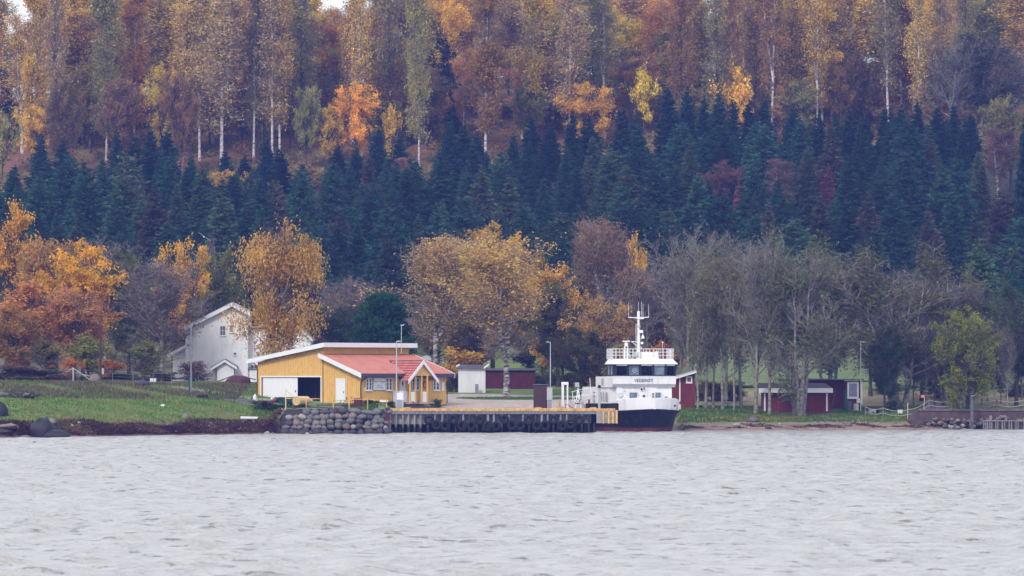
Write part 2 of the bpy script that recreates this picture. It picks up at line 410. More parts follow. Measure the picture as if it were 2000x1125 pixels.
# ------------------------------------------------------------------ trees: generators (one archetype = trunk mesh + crown mesh)
def unit(v): return v / (np.linalg.norm(v, axis=-1, keepdims=True) + 1e-9)
def seg_tubes(P0, P1, R0, R1, n=4):
    """separate n-sided tubes for many segments; overlap hides the joints"""
    d = unit(P1 - P0); a = unit(np.cross(d, np.where(np.abs(d[:, 2:3]) > .9, [[1., 0, 0]], [[0, 0, 1.]]))); b = np.cross(d, a)
    t = np.arange(n) * 2 * np.pi / n
    ring = a[:, None] * np.cos(t)[None, :, None] + b[:, None] * np.sin(t)[None, :, None]
    V = np.concatenate([P0[:, None] + ring * R0[:, None, None], P1[:, None] + ring * R1[:, None, None]], 1).reshape(-1, 3)
    i = np.arange(n); base = np.stack([i, (i + 1) % n, n + (i + 1) % n, i, n + (i + 1) % n, n + i], -1).reshape(-1, 3)
    F = (base[None] + (np.arange(len(P0)) * 2 * n)[:, None, None]).reshape(-1, 3)
    return V, F
def tri_cards(C, size, rs, normal_up=0.0, elong=1.0, axis=None):
    n = len(C); u = unit(rs.normal(size=(n, 3))) if axis is None else unit(axis + 0.25 * rs.normal(size=(n, 3)))
    w = rs.normal(size=(n, 3)); v = unit(w - u * np.sum(w * u, -1, keepdims=True))
    s = (size * (0.7 + 0.6 * rs.rand(n)))[:, None]
    V = np.stack([C + u * s * elong, C - u * s * 0.5 * elong + v * s * 0.6, C - u * s * 0.5 * elong - v * s * 0.6], 1).reshape(-1, 3)
    return V, np.arange(3 * n).reshape(-1, 3)
def twig_cards(A, D, length, w, rs):
    n = len(A); x = rs.normal(size=(n, 3)); v = unit(x - D * np.sum(x * D, -1, keepdims=True)) * w
    V = np.stack([A - v, A + v, A + D * length[:, None]], 1).reshape(-1, 3)
    return V, np.arange(3 * n).reshape(-1, 3)

def grow(seed, H, Rc, env, h0=0.3, n1=30, n2=9, n3=6, r0=0.16, el=(0.9, 0.5), curve=0.15, stems=1, lean=0.0, wob=0.02, tw=(0.6, 1.1), droop=0.0, spread=0.8, fork=0):
    """branching skeleton. returns limb segments, twig origins and directions"""
    rs = np.random.RandomState(seed); S0, S1, A0, A1 = [], [], [], []; TO, TD = [], []
    bs = []
    trunks = []
    for s in range(stems):
        az = rs.rand() * 6.28; base = np.array([math.cos(az), math.sin(az), 0]) * (0.25 * (stems > 1) * (0.5 + rs.rand()))
        ld = np.array([math.cos(az), math.sin(az), 0]) * (lean * (0.5 + rs.rand()) if stems > 1 or lean else 0)
        hh = H * (1 - 0.18 * rs.rand() * (stems > 1)); n = 12
        w = np.cumsum(rs.normal(size=(n + 1, 3)) * wob * H / 4 * [1, 1, 0], 0); w -= w[0]
        tt = np.linspace(0, 1, n + 1)
        pts = base + np.outer(tt, [0, 0, hh]) + ld * H * (tt ** 0.8)[:, None] + w * (tt ** .7)[:, None]
        rad = r0 * (1 - tt) ** 0.8 + 0.02
        rad[0] *= 1.3
        trunks.append((pts, rad))
        if fork:
            for k in range(fork):
                i0 = int(n * (0.28 + 0.2 * rs.rand())); az2 = rs.rand() * 6.28; m = n - i0
                dirv = np.array([math.cos(az2), math.sin(az2), 0]) * Rc * (0.35 + .3 * rs.rand())
                t2 = np.linspace(0, 1, m + 1); up = (pts[-1, 2] - pts[i0, 2]) * (0.8 + .15 * rs.rand())
                p2 = pts[i0] + np.outer(t2 ** 0.8, dirv) + np.outer(t2, [0, 0, up]) + np.cumsum(rs.normal(size=(m + 1, 3)) * wob * H / 5, 0)
                p2[0] = pts[i0]
                trunks.append((p2, rad[i0] * 0.75 * (1 - t2) ** 0.8 + 0.015))
    for pts, rad in trunks:
        S0.append(pts[:-1]); S1.append(pts[1:]); A0.append(rad[:-1]); A1.append(rad[1:])
    nb = n1
    for k in range(nb):
        pts, rad = trunks[k % len(trunks)]
        zmin = h0 * H; t_ = (k + rs.rand()) / nb
        z = zmin + (H * 0.985 - zmin) * t_
        zz = pts[:, 2]
        if z > zz[-1] or z < zz[0]: 
            z = zz[0] + (zz[-1] - zz[0]) * (0.1 + 0.85 * rs.rand())
        st = np.array([np.interp(z, zz, pts[:, c]) for c in range(3)]); rr = np.interp(z, zz, rad)
        th = (z - zmin) / (H - zmin + 1e-6); th = min(max(th, 0), 1)
        Lb = Rc * env(th) * (0.55 + 0.75 * rs.rand() ** 1.2) * (1 + .22 * math.sin(7 * th + seed) * math.cos(k * 2.39996 + seed))
        az = k * 2.39996 + rs.normal() * 0.4; e = el[0] * (th) + el[1] * (1 - th) + rs.normal() * 0.12
        d = np.array([math.cos(az) * math.cos(e), math.sin(az) * math.cos(e), math.sin(e)])
        m = 5; p_ = st.copy(); bp = [p_.copy()]; dd = d.copy()
        for q in range(m):
            dd = dd + np.array([0, 0, curve * (1 if droop == 0 else (1 - 2.2 * droop * (q / m)))]) + rs.normal(size=3) * 0.09
            dd /= np.linalg.norm(dd); p_ = p_ + dd * Lb / m / 0.9; bp.append(p_.copy())
        bp = np.array(bp); br = np.linspace(min(rr * 0.6, 0.02 + Lb * 0.014), 0.012, m + 1)
        S0.append(bp[:-1]); S1.append(bp[1:]); A0.append(br[:-1]); A1.append(br[1:])
        for q in range(n2):
            t2 = 0.2 + 0.8 * (q + rs.rand()) / n2; i = min(int(t2 * m), m - 1); f = t2 * m - i
            s2 = bp[i] * (1 - f) + bp[i + 1] * f; bd = unit(bp[i + 1] - bp[i])
            x = rs.normal(size=3); x -= bd * x.dot(bd); x = x / np.linalg.norm(x)
            d2 = bd * 0.75 + x * spread + np.array([0, 0, 0.15 - droop]); d2 /= np.linalg.norm(d2)
            L2 = max(0.5, Lb * 0.42 * (1.1 - 0.5 * t2)); a2 = s2 + d2 * L2 * 0.5; d3 = unit(d2 + rs.normal(size=3) * .2 + [0, 0, 0.12 - 0.6 * droop]); e2 = a2 + d3 * L2 * 0.5
            S0.append(np.array([s2, a2])); S1.append(np.array([a2, e2])); w2 = 0.006 + 0.008 * L2
            A0.append(np.array([w2 * 1.4, w2])); A1.append(np.array([w2, w2 * .5]))
            for g_ in range(n3):
                f2 = (g_ + rs.rand()) / n3
                o = s2 + (a2 - s2) * (f2 * 2) if f2 < .5 else a2 + (e2 - a2) * (f2 * 2 - 1)
                x = rs.normal(size=3); dt = unit(d2 * 0.7 + x * 0.55 + [0, 0, 0.18 - 1.6 * droop])
                TO.append(o); TD.append(dt)
    return (np.concatenate(S0), np.concatenate(S1), np.concatenate(A0), np.concatenate(A1), np.array(TO), np.array(TD), rs)

def bark(name, c1, c2, stretch=(1, 1, 1), scale=3, thr=(.4, .6)):
    return mat(name, c1, 0.9, col2=c2, scale=scale, stretch=stretch, thr=thr)
BARKD = bark('dark_bark', (0.045, 0.035, 0.04), (0.10, 0.08, 0.08))
BARKG = bark('grey_bark', (0.13, 0.12, 0.10), (0.27, 0.25, 0.21))
TWIGG = bark('grey_twigs', (0.13, 0.11, 0.105), (0.26, 0.225, 0.205))
OLDB = bark('old_birch_bark', (0.05, 0.04, 0.045), (0.42, 0.38, 0.37), (1, 1, 2.2), 2.2, (.42, .60))
BIRCH = bark('birch_bark', (0.08, 0.07, 0.07), (0.58, 0.54, 0.53), (1, 1, 2.2), 2.0, (.36, .52))
BIRCHT = bark('birch_twigs', (0.17, 0.125, 0.10), (0.30, 0.235, 0.18))

ARCH = {}
def arad(V): return float(np.percentile(np.abs(V[:, :2]), 97))
def make_arch(key, seed, H, Rc, env, leaves=0, lsize=0.16, ljit=0.25, bark_m=BARKD, twig_m=None, twig_w=0.012, tw=(0.6, 1.1), hang=0.0, leafmask=None, thick=0.045, elong=1.3, **kw):
    S0, S1, A0, A1, TO, TD, rs = grow(seed, H, Rc, env, **kw)
    twig_m = twig_m or bark_m
    big = A0 > thick
    v1, f1 = seg_tubes(S0[big], S1[big] + unit(S1[big] - S0[big]) * 0.03, A0[big], A1[big], 6)
    trunk = np_mesh(key + '_trunk', v1, f1, 3, True, mats=[bark_m])
    v2, f2 = seg_tubes(S0[~big], S1[~big], np.maximum(A0[~big], 0.014), np.maximum(A1[~big], 0.01), 3)
    ln = tw[0] + (tw[1] - tw[0]) * rs.rand(len(TO))
    v3, f3 = twig_cards(TO, TD, ln, twig_w, rs)
    Vs = [v2, v3]; Fs = [f2, f3 + len(v2)]; mi = [np.zeros(len(f2)), np.zeros(len(f3))]; off = len(v2) + len(v3)
    cols = [np.ones((off, 3))]
    if leaves:
        wgt = np.ones(len(TO)) if leafmask is None else leafmask(TO / [Rc, Rc, H], rs)
        wgt = wgt + 1e-6; idx = rs.choice(len(TO), leaves, p=wgt / wgt.sum())
        tt = rs.rand(leaves)[:, None]
        C = TO[idx] + TD[idx] * ln[idx][:, None] * tt + rs.normal(size=(leaves, 3)) * ljit
        ax = None
        if hang: C[:, 2] -= rs.rand(leaves) * hang; ax = np.tile([0, 0, -1.0], (leaves, 1))
        v4, f4 = tri_cards(C, lsize, rs, elong=elong, axis=ax)
        Vs.append(v4); Fs.append(f4 + off); mi.append(np.ones(len(f4)))
        cl = 0.72 + 0.5 * rs.rand(len(TO) // 8 + 1)[idx // 8]; k = (cl * (0.8 + 0.4 * rs.rand(leaves)))[:, None] * (1 + (rs.rand(leaves, 3) - .5) * [0.10, 0.30, 0.10])
        cols.append(np.repeat(k, 3, 0))
    crown = np_mesh(key + '_crown', np.concatenate(Vs), np.concatenate(Fs), 3, False, midx=np.concatenate(mi), mats=[twig_m, LEAF], colors=np.concatenate(cols))
    ARCH.setdefault(key, []).append((trunk, crown, float(np.percentile(np.concatenate(Vs[1:])[:, 2], 99.7)), arad(np.concatenate(Vs[1:]))))

def conifer(key, seed, H, R, n=11000, taper=0.85, sz=0.30, droop=0.25, bare=0.03, ragged=0.25):
    rs = np.random.RandomState(seed); 
    t = 1 - np.sqrt(rs.rand(900)); t = bare + (1 - bare) * t
    t = np.sort(t); az = rs.rand(len(t)) * 6.28
    L_ = R * (1 - t) ** taper * (1 - ragged + 2 * ragged * rs.rand(len(t))) * (0.9 + 0.2 * np.sin(az * 3 + seed)) + 0.1
    e = -droop + 0.9 * t ** 2 + rs.normal(size=len(t)) * 0.08
    D = np.stack([np.cos(az) * np.cos(e), np.sin(az) * np.cos(e), np.sin(e)], -1); O = np.stack([0 * t, 0 * t, t * H], -1)
    v2, f2 = seg_tubes(O, O + D * L_[:, None] * .8, np.full(len(t), .03), np.full(len(t), .01), 3)
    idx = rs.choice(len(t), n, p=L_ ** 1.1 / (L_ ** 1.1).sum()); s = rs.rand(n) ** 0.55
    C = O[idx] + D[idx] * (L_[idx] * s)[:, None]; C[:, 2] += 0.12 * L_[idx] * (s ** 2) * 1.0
    side = np.stack([-D[idx][:, 1], D[idx][:, 0], 0 * s], -1)
    C += side * (rs.normal(size=n) * 0.22 * L_[idx] * (1 - s * .6))[:, None]; C[:, 2] -= rs.rand(n) * 0.25
    ax = unit(D[idx] + side * (rs.normal(size=n) * .7)[:, None] + [0, 0, -0.25])
    v4, f4 = tri_cards(C, sz, rs, elong=1.4, axis=ax)
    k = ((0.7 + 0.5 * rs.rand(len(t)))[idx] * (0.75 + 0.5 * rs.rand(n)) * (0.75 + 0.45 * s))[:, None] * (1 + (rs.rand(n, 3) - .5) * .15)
    V1, F1 = seg_tubes(np.array([[0, 0, -0.5], [0, 0, H * .5]]), np.array([[0, 0, H * .5], [0, 0, H * .97]]), np.array([.17, .1]), np.array([.1, .015]), 6)
    trunk = np_mesh(key + '_trunk', V1, F1, 3, True, mats=[BARKD])
    crown = np_mesh(key + '_crown', np.concatenate([v2, v4]), np.concatenate([f2, f4 + len(v2)]), 3, False,
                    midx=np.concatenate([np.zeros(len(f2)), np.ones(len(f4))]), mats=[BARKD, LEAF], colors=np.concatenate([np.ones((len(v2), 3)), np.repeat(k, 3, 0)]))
    ARCH.setdefault(key, []).append((trunk, crown, H, R))

rt = random.Random(11)
TREE_N = [0]
def plant(key, px, Y, top=None, H=None, hw=None, color=(.2, .1, .05), label='tree', cat='tree', group=None, name=None, variant=None, rz=None, wscale=None):
    """a tree standing on the terrain; top = photo row its tip reaches at its own distance"""
    arcs = ARCH[key]; a = arcs[(variant if variant is not None else TREE_N[0]) % len(arcs)]; TREE_N[0] += 1
    loc = G(px, Y, -0.15)
    if H is None: H = PZ(top, Y) - loc.z
    s = H / a[2]
    e = empty(name or NAMES.get(key, 'tree'), loc, rz if rz is not None else rt.uniform(0, 6.28), label, cat, group)
    wx_ = s if wscale is None else s * wscale
    if hw is not None: wx_ = (hw * Y / FPX) / a[3]
    e.scale = (wx_, wx_, s)
    t_ = mobj('trunk', a[0], e); c_ = mobj('crown', a[1], e)
    for o in (t_, c_): o.color = (*color, 1)
    return e
NAMES = dict(spruce='spruce_tree', spruce_wide='spruce_tree', tallbirch='birch_tree', talltwig='bare_birch_tree', round='autumn_tree', roundtall='autumn_tree', slender='slender_tree', bush='bush', weeping='weeping_birch_tree',
             bare='bare_tree', multi='multi_stemmed_tree', pine='pine_tree', lacy='birch_tree', shrubby='small_tree')

e_round = lambda t: max(0.12, math.sin(math.pi * min(1, 0.12 + 0.80 * t)) ** 0.7)
e_birch = lambda t: max(0.12, (math.sin(math.pi * (0.15 + 0.80 * t))) ** 0.8)
e_tall = lambda t: 0.15 + 0.85 * math.sin(math.pi * (0.18 + 0.80 * t)) ** 0.9
e_fan = lambda t: 0.55 + 0.45 * (1 - abs(t - .35))
top_mask = lambda U, rs: np.clip((U[:, 2] - 0.45) * 2.5, 0.02, 1)
patchy = lambda U, rs: np.clip(np.sin(U[:, 0] * 5 + 1) + np.sin(U[:, 2] * 9) + np.sin(U[:, 1] * 5 + 2) + 0.6, 0.03, 2)
patchy2 = lambda U, rs: np.clip(np.sin(U[:, 0] * 8 + 1 + 3 * np.sin(U[:, 2] * 5)) + np.sin(U[:, 2] * 17 + 2 * U[:, 0]) + np.sin(U[:, 1] * 8 + 2) + 0.5, 0.03, 2)
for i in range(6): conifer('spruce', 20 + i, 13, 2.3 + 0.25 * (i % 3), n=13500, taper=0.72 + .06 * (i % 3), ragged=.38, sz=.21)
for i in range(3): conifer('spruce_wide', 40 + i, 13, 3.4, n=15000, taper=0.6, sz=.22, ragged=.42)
for i in range(4): make_arch('tallbirch', 60 + i, 24, 2.6, e_tall, leaves=13500, lsize=.15, leafmask=patchy2, bark_m=BIRCH, twig_m=BIRCHT, h0=.14, n1=56, n2=8, n3=5, r0=.17, el=(1.1, .7), curve=.05, wob=.012, twig_w=.022, tw=(.8, 1.6), spread=.7)
for i in range(3): make_arch('talltwig', 70 + i, 24, 2.8, e_tall, leaves=5200, lsize=.14, bark_m=BIRCH if i != 1 else BARKD, twig_m=BIRCHT, h0=.20, n1=60, n2=8, n3=6, r0=.18, el=(1.2, .8), curve=.06, wob=.012, twig_w=.020, tw=(.8, 1.7), spread=.6, fork=1 if i == 0 else 0)
for i in range(4): make_arch('round', 80 + i, 11, 4.0, e_round, leaves=17000, lsize=.135, ljit=.17, leafmask=patchy2, bark_m=BARKD, h0=.16, n1=46, n2=9, n3=6, r0=.22, el=(1.1, .25), curve=.12, wob=.02, tw=(.5, .9), fork=2)
for i in range(4): make_arch('roundtall', 180 + i, 22, 4.6, e_round, leaves=21000, lsize=.145, ljit=.35, leafmask=patchy2, bark_m=BARKG if i % 2 else BIRCH, twig_m=BIRCHT, h0=.22, n1=64, n2=9, n3=6, r0=.22, el=(1.15, .5), curve=.10, wob=.015, tw=(.7, 1.3), twig_w=.016, fork=1)
for i in range(2): make_arch('bush', 90 + i, 2.6, 1.25, e_round, leaves=2600, lsize=.11, ljit=.12, bark_m=BARKD, h0=.05, n1=26, n2=6, n3=4, r0=.05, el=(1.2, .3), curve=.1, tw=(.2, .45), thick=.02, stems=3, lean=.1)
make_arch('weeping', 101, 15, 4.1, e_birch, leaves=23000, lsize=.09, ljit=.14, hang=1.5, leafmask=patchy2, bark_m=BIRCH, twig_m=BARKD, h0=.14, n1=54, n2=9, n3=7, r0=.24, el=(1.15, .45), curve=.12, droop=.55, wob=.02, tw=(.7, 1.5), fork=1, elong=1.8)
for i in range(3): make_arch('bare', 110 + i, 12, 4.0, e_fan, leaves=2000, lsize=.12, bark_m=BARKG, twig_m=TWIGG, h0=.18, n1=48, n2=11, n3=9, r0=.19, el=(1.25, .55), curve=.12, wob=.03, tw=(.6, 1.2), twig_w=.014, fork=3)
for i in range(2): make_arch('multi', 120 + i, 13, 4.2, e_fan, leaves=8500, lsize=.13, leafmask=patchy2, bark_m=BARKG, twig_m=TWIGG, h0=.25, n1=66, n2=10, n3=7, r0=.17, el=(1.2, .45), curve=.14, wob=.02, tw=(.6, 1.2), twig_w=.013, stems=5, lean=.12)
for i in range(2): make_arch('lacy', 130 + i, 15, 4.3, e_birch, leaves=12000, lsize=.105, ljit=.2, leafmask=top_mask if i == 0 else patchy, bark_m=OLDB, twig_m=BIRCHT, h0=.26, n1=60, n2=11, n3=8, r0=.22, el=(1.25, .6), curve=.09, droop=.12, wob=.015, tw=(.6, 1.3), twig_w=.013, fork=2)
for i in range(2): make_arch('shrubby', 140 + i, 5, 2.7, e_round, leaves=4200, lsize=.13, ljit=.12, leafmask=patchy, bark_m=BARKD, h0=.25, n1=34, n2=7, n3=5, r0=.14, el=(1.0, .1), curve=.12, wob=.05, tw=(.3, .7), fork=2)
for i in range(2): make_arch('slender', 150 + i, 12, 2.0, e_tall, leaves=2200, lsize=.12, bark_m=BARKG, twig_m=TWIGG, h0=.28, n1=34, n2=7, n3=6, r0=.13, el=(1.2, .8), curve=.1, wob=.035, tw=(.5, 1.0), fork=1)
def pine_arch(seed):
    rs = np.random.RandomState(seed); H = 7.0; nb = 46; V = []; F = []; off = 0; cols = []
    S0 = []; S1 = []; c0 = []
    for k in range(nb):
        t_ = 0.12 + 0.88 * (k + rs.rand()) / nb; az = k * 2.4 + rs.rand() * .5; Lb = 4.0 * (1 - t_) ** .62 * (0.75 + .35 * rs.rand()) + .3
        d = np.array([math.cos(az), math.sin(az), 0.12 + .25 * t_]); S0.append([0, 0, t_ * H * .95]); S1.append(np.array([0, 0, t_ * H * .95]) + d * Lb * .9)
        for q in range(5):
            f = .35 + .65 * (q + rs.rand()) / 5; c0.append((np.array([0, 0, t_ * H * .95]) + d * Lb * f + rs.normal(size=3) * [.35, .35, .1], .45 + .4 * rs.rand()))
    S0 = np.array(S0, float); S1 = np.array(S1)
    v2, f2 = seg_tubes(S0, S1, np.full(nb, .05), np.full(nb, .02), 3)
    C = []; K = []
    for c, r in c0:
        x = unit(rs.normal(size=(46, 3))) * (rs.rand(46, 1) ** .4) * [r * 1.5, r * 1.5, r * .55]; C.append(c + x + [0, 0, .15]); K.append(np.full(46, .7 + .55 * rs.rand()) * (0.85 + x[:, 2] * .5))
    C = np.concatenate(C); K = np.concatenate(K); v4, f4 = tri_cards(C, .2, rs, elong=1.2)
    vt, ft = seg_tubes(np.array([[0, 0, -.3]]), np.array([[0, 0, H * .93]]), np.array([.22]), np.array([.04]), 6)
    ARCH.setdefault('pine', []).append((np_mesh('pine_trunk', vt, ft, 3, True, mats=[BARKD]), np_mesh('pine_crown', np.concatenate([v2, v4]), np.concatenate([f2, f4 + len(v2)]), 3, False, midx=np.concatenate([np.zeros(len(f2)), np.ones(len(f4))]), mats=[BARKD, LEAF], colors=np.concatenate([np.ones((len(v2), 3)), np.repeat(np.repeat(K[:, None], 3, 1), 3, 0)])), H, 3.7))
pine_arch(3); pine_arch(9)

GREEN = (.034, .088, .058); DKGREEN = (.024, .064, .048)
def Yfor(px, basepy):
    for Y in range(640, 805, 3):
        g_ = G(px, Y)
        if HORIZON - (g_.z - CAMZ) / Y * FPX <= basepy: return Y
    return 800
def jit(c, a=.15):
    k = 1 + rt.uniform(-a, a); return tuple(max(0, x * k * (1 + rt.uniform(-.07, .07))) for x in c)
def lm(px):
    for m_, t_ in ((110, 'above the cherry trees'), (230, 'above the golden maple'), (340, 'above the purple bare tree'), (420, 'above the chimney pots'), (500, 'above the white house gable'), (610, 'above the weeping birch'), (720, 'above the garage roof'), (830, 'above the dark green pine'), (930, 'above the white shed'), (1040, 'above the big white-limbed birch'), (1140, 'above the gangway'), (1230, 'above the purple birch'), (1330, 'above the ferry mast'), (1430, 'above the slender grey trees'), (1530, 'above the boathouse left end'), (1630, 'above the many-stemmed tree'), (1730, 'above the red cabin'), (1830, 'above the broad domed tree'), (1930, 'above the yellow-green maple')):
        if px < m_: return t_
    return 'above the right end of the jetty'
third = lambda px: 'left third' if px < 667 else ('middle third' if px < 1334 else 'right third')

# ---- spruce belt across the hillside
tips = [(80, 262), (122, 268), (228, 248), (262, 262), (294, 246), (327, 240), (440, 290), (478, 300), (520, 262), (545, 288), (660, 278), (695, 280), (738, 245), (780, 262), (880, 228), (905, 240), (930, 262), (1003, 250), (1038, 222), (1075, 238), (1118, 208), (1150, 225), (1215, 205), (1240, 215), (1305, 168), (1342, 162), (1375, 182), (1405, 178), (1432, 188), (1462, 190), (1492, 192), (1548, 198), (1600, 215), (1632, 222), (1660, 208), (1690, 214), (1728, 205), (1760, 200), (1792, 190), (1832, 205), (1862, 200), (1896, 215)]
for i, (px, top) in enumerate(tips):
    Y = 792 + rt.uniform(-6, 6)
    where = ('against the autumn wood, ' + lm(px)) + (', taller one' if top < 215 or px in (327, 738, 880) else '')
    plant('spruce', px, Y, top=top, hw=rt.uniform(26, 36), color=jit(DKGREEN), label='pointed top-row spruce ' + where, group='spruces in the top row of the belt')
cnt = 0
rows = [(778, 300), (762, 330), (745, 360), (728, 385), (712, 410), (696, 440), (681, 470), (667, 500), (655, 530)]
skyl = lambda px: np.interp(px, [0, 100, 330, 450, 650, 800, 900, 1100, 1300, 1500, 1900, 2000], [300, 285, 265, 300, 290, 275, 250, 245, 195, 205, 215, 230])
for ri, (Y, top) in enumerate(rows):
    sp = 4.9; w = 1120 * Y / FPX; n = int(2 * w / sp)
    for k in range(n + 1):
        X = -w + 2 * w * (k + rt.uniform(-.38, .38) + .5 * (ri % 2)) / n; px = 1000 + X * FPX / Y
        if px > 1930 and ri < 5: continue
        yy = Y + rt.uniform(-6, 6)
        H = rt.uniform(8.5, 14.5)
        loc = G(px, yy); tp = HORIZON - (loc.z + H - CAMZ) / yy * FPX
        if tp < skyl(px) + 12: H = (HORIZON - skyl(px) - rt.uniform(12, 40)) * yy / FPX + CAMZ - loc.z
        lv = 'upper' if ri < 3 else ('middle' if ri < 6 else 'lower')
        c = jit(GREEN, .35) if rt.random() < .72 else jit(rt.choice([(.070, .125, .055), (.085, .115, .055), (.10, .095, .06)]), .25)
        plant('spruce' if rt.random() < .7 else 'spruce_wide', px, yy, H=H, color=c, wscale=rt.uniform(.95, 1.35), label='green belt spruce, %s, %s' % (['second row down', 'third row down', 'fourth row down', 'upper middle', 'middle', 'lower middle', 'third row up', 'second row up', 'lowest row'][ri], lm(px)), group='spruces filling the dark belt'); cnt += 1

# ---- odd autumn trees inside the belt
for key, px, top, hw, Y, c, lb in [
    ('round', 448, 333, 28, Yfor(448, 415), (.62, .40, .09), 'round yellow tree standing alone among the dark spruces above the white house'),
    ('round', 276, 345, 13, Yfor(276, 395), (.45, .36, .07), 'slim yellow birch among spruces at left, beside a small reddish one'),
    ('round', 306, 350, 13, Yfor(306, 390), (.42, .2, .1), 'small reddish birch among spruces at left, right of a slim yellow one'),
    ('round', 600, 322, 15, Yfor(600, 372), (.45, .33, .08), 'thin yellow-leaved birch among spruces above the weeping birch'),
    ('talltwig', 790, 308, 18, Yfor(790, 392), (.42, .20, .13), 'pinkish bare birch among the dark spruces in the middle of the slope'),
    ('round', 1182, 345, 26, Yfor(1182, 388), (.62, .45, .10), 'low pale yellow tree among spruces above the ferry'),
    ('round', 762, 352, 9, Yfor(762, 375), (.6, .42, .08), 'tiny yellow treetop among spruces above the yellow building'),
    ('round', 1405, 316, 34, Yfor(1405, 425), (.22, .11, .09), 'broad reddish-brown larch, leftmost of two side by side in the spruce belt'),
    ('spruce', 1448, 328, 22, Yfor(1448, 430), (.23, .095, .09), 'narrow reddish-brown larch, right of the broad reddish larch in the belt'),
    ('talltwig', 1524, 310, 26, Yfor(1524, 440), (.24, .12, .12), 'pale stemmed bare tree between the reddish larches in the belt'),
    ('round', 1578, 316, 24, Yfor(1578, 430), (.18, .10, .08), 'dull brown larch left of a pointed red larch in the belt'),
    ('spruce', 1618, 316, 22, Yfor(1618, 425), (.22, .095, .09), 'pointed red larch, rightmost of the reddish larches in the belt'),
    ('talltwig', 1700, 420, 30, Yfor(1700, 495), (.35, .17, .10), 'bare brownish tree with a few orange leaves above the red boathouses'),
    ('round', 1958, 478, 14, Yfor(1958, 545), (.70, .40, .06), 'small bright orange-yellow treetop at the right edge above the dark trees'),
    ('talltwig', 1940, 500, 34, Yfor(1940, 590), (.25, .13, .15), 'purple bare tree under the small orange-yellow treetop at right'),
    ('talltwig', 1950, 250, 30, Yfor(1950, 400), (.22, .10, .10), 'purplish bare tree between spruce belt and pale willow at right edge'),
    ('round', 1975, 190, 50, 770, (.27, .25, .09), 'pale olive weeping tree at the right edge above the dark spruce'),
    ('spruce', 2004, 205, 40, 700, (.018, .045, .035), 'very dark large spruce cut by the right edge of the photo'),
    ('spruce', 760, 438, 44, 640, (.045, .070, .055), 'grey-green spruce rising behind the dark green pine'),
    ('spruce', 1098, 468, 26, Yfor(1098, 560), (.03, .13, .075), 'bright blue-green young spruce between the big birches'),
    ('spruce', 1250, 455, 30, 650, (.03, .09, .06), 'green spruce behind the ferry, right of the purple birch'),
]:
    plant(key, px, Y, top=top, hw=hw, color=c, label=lb)

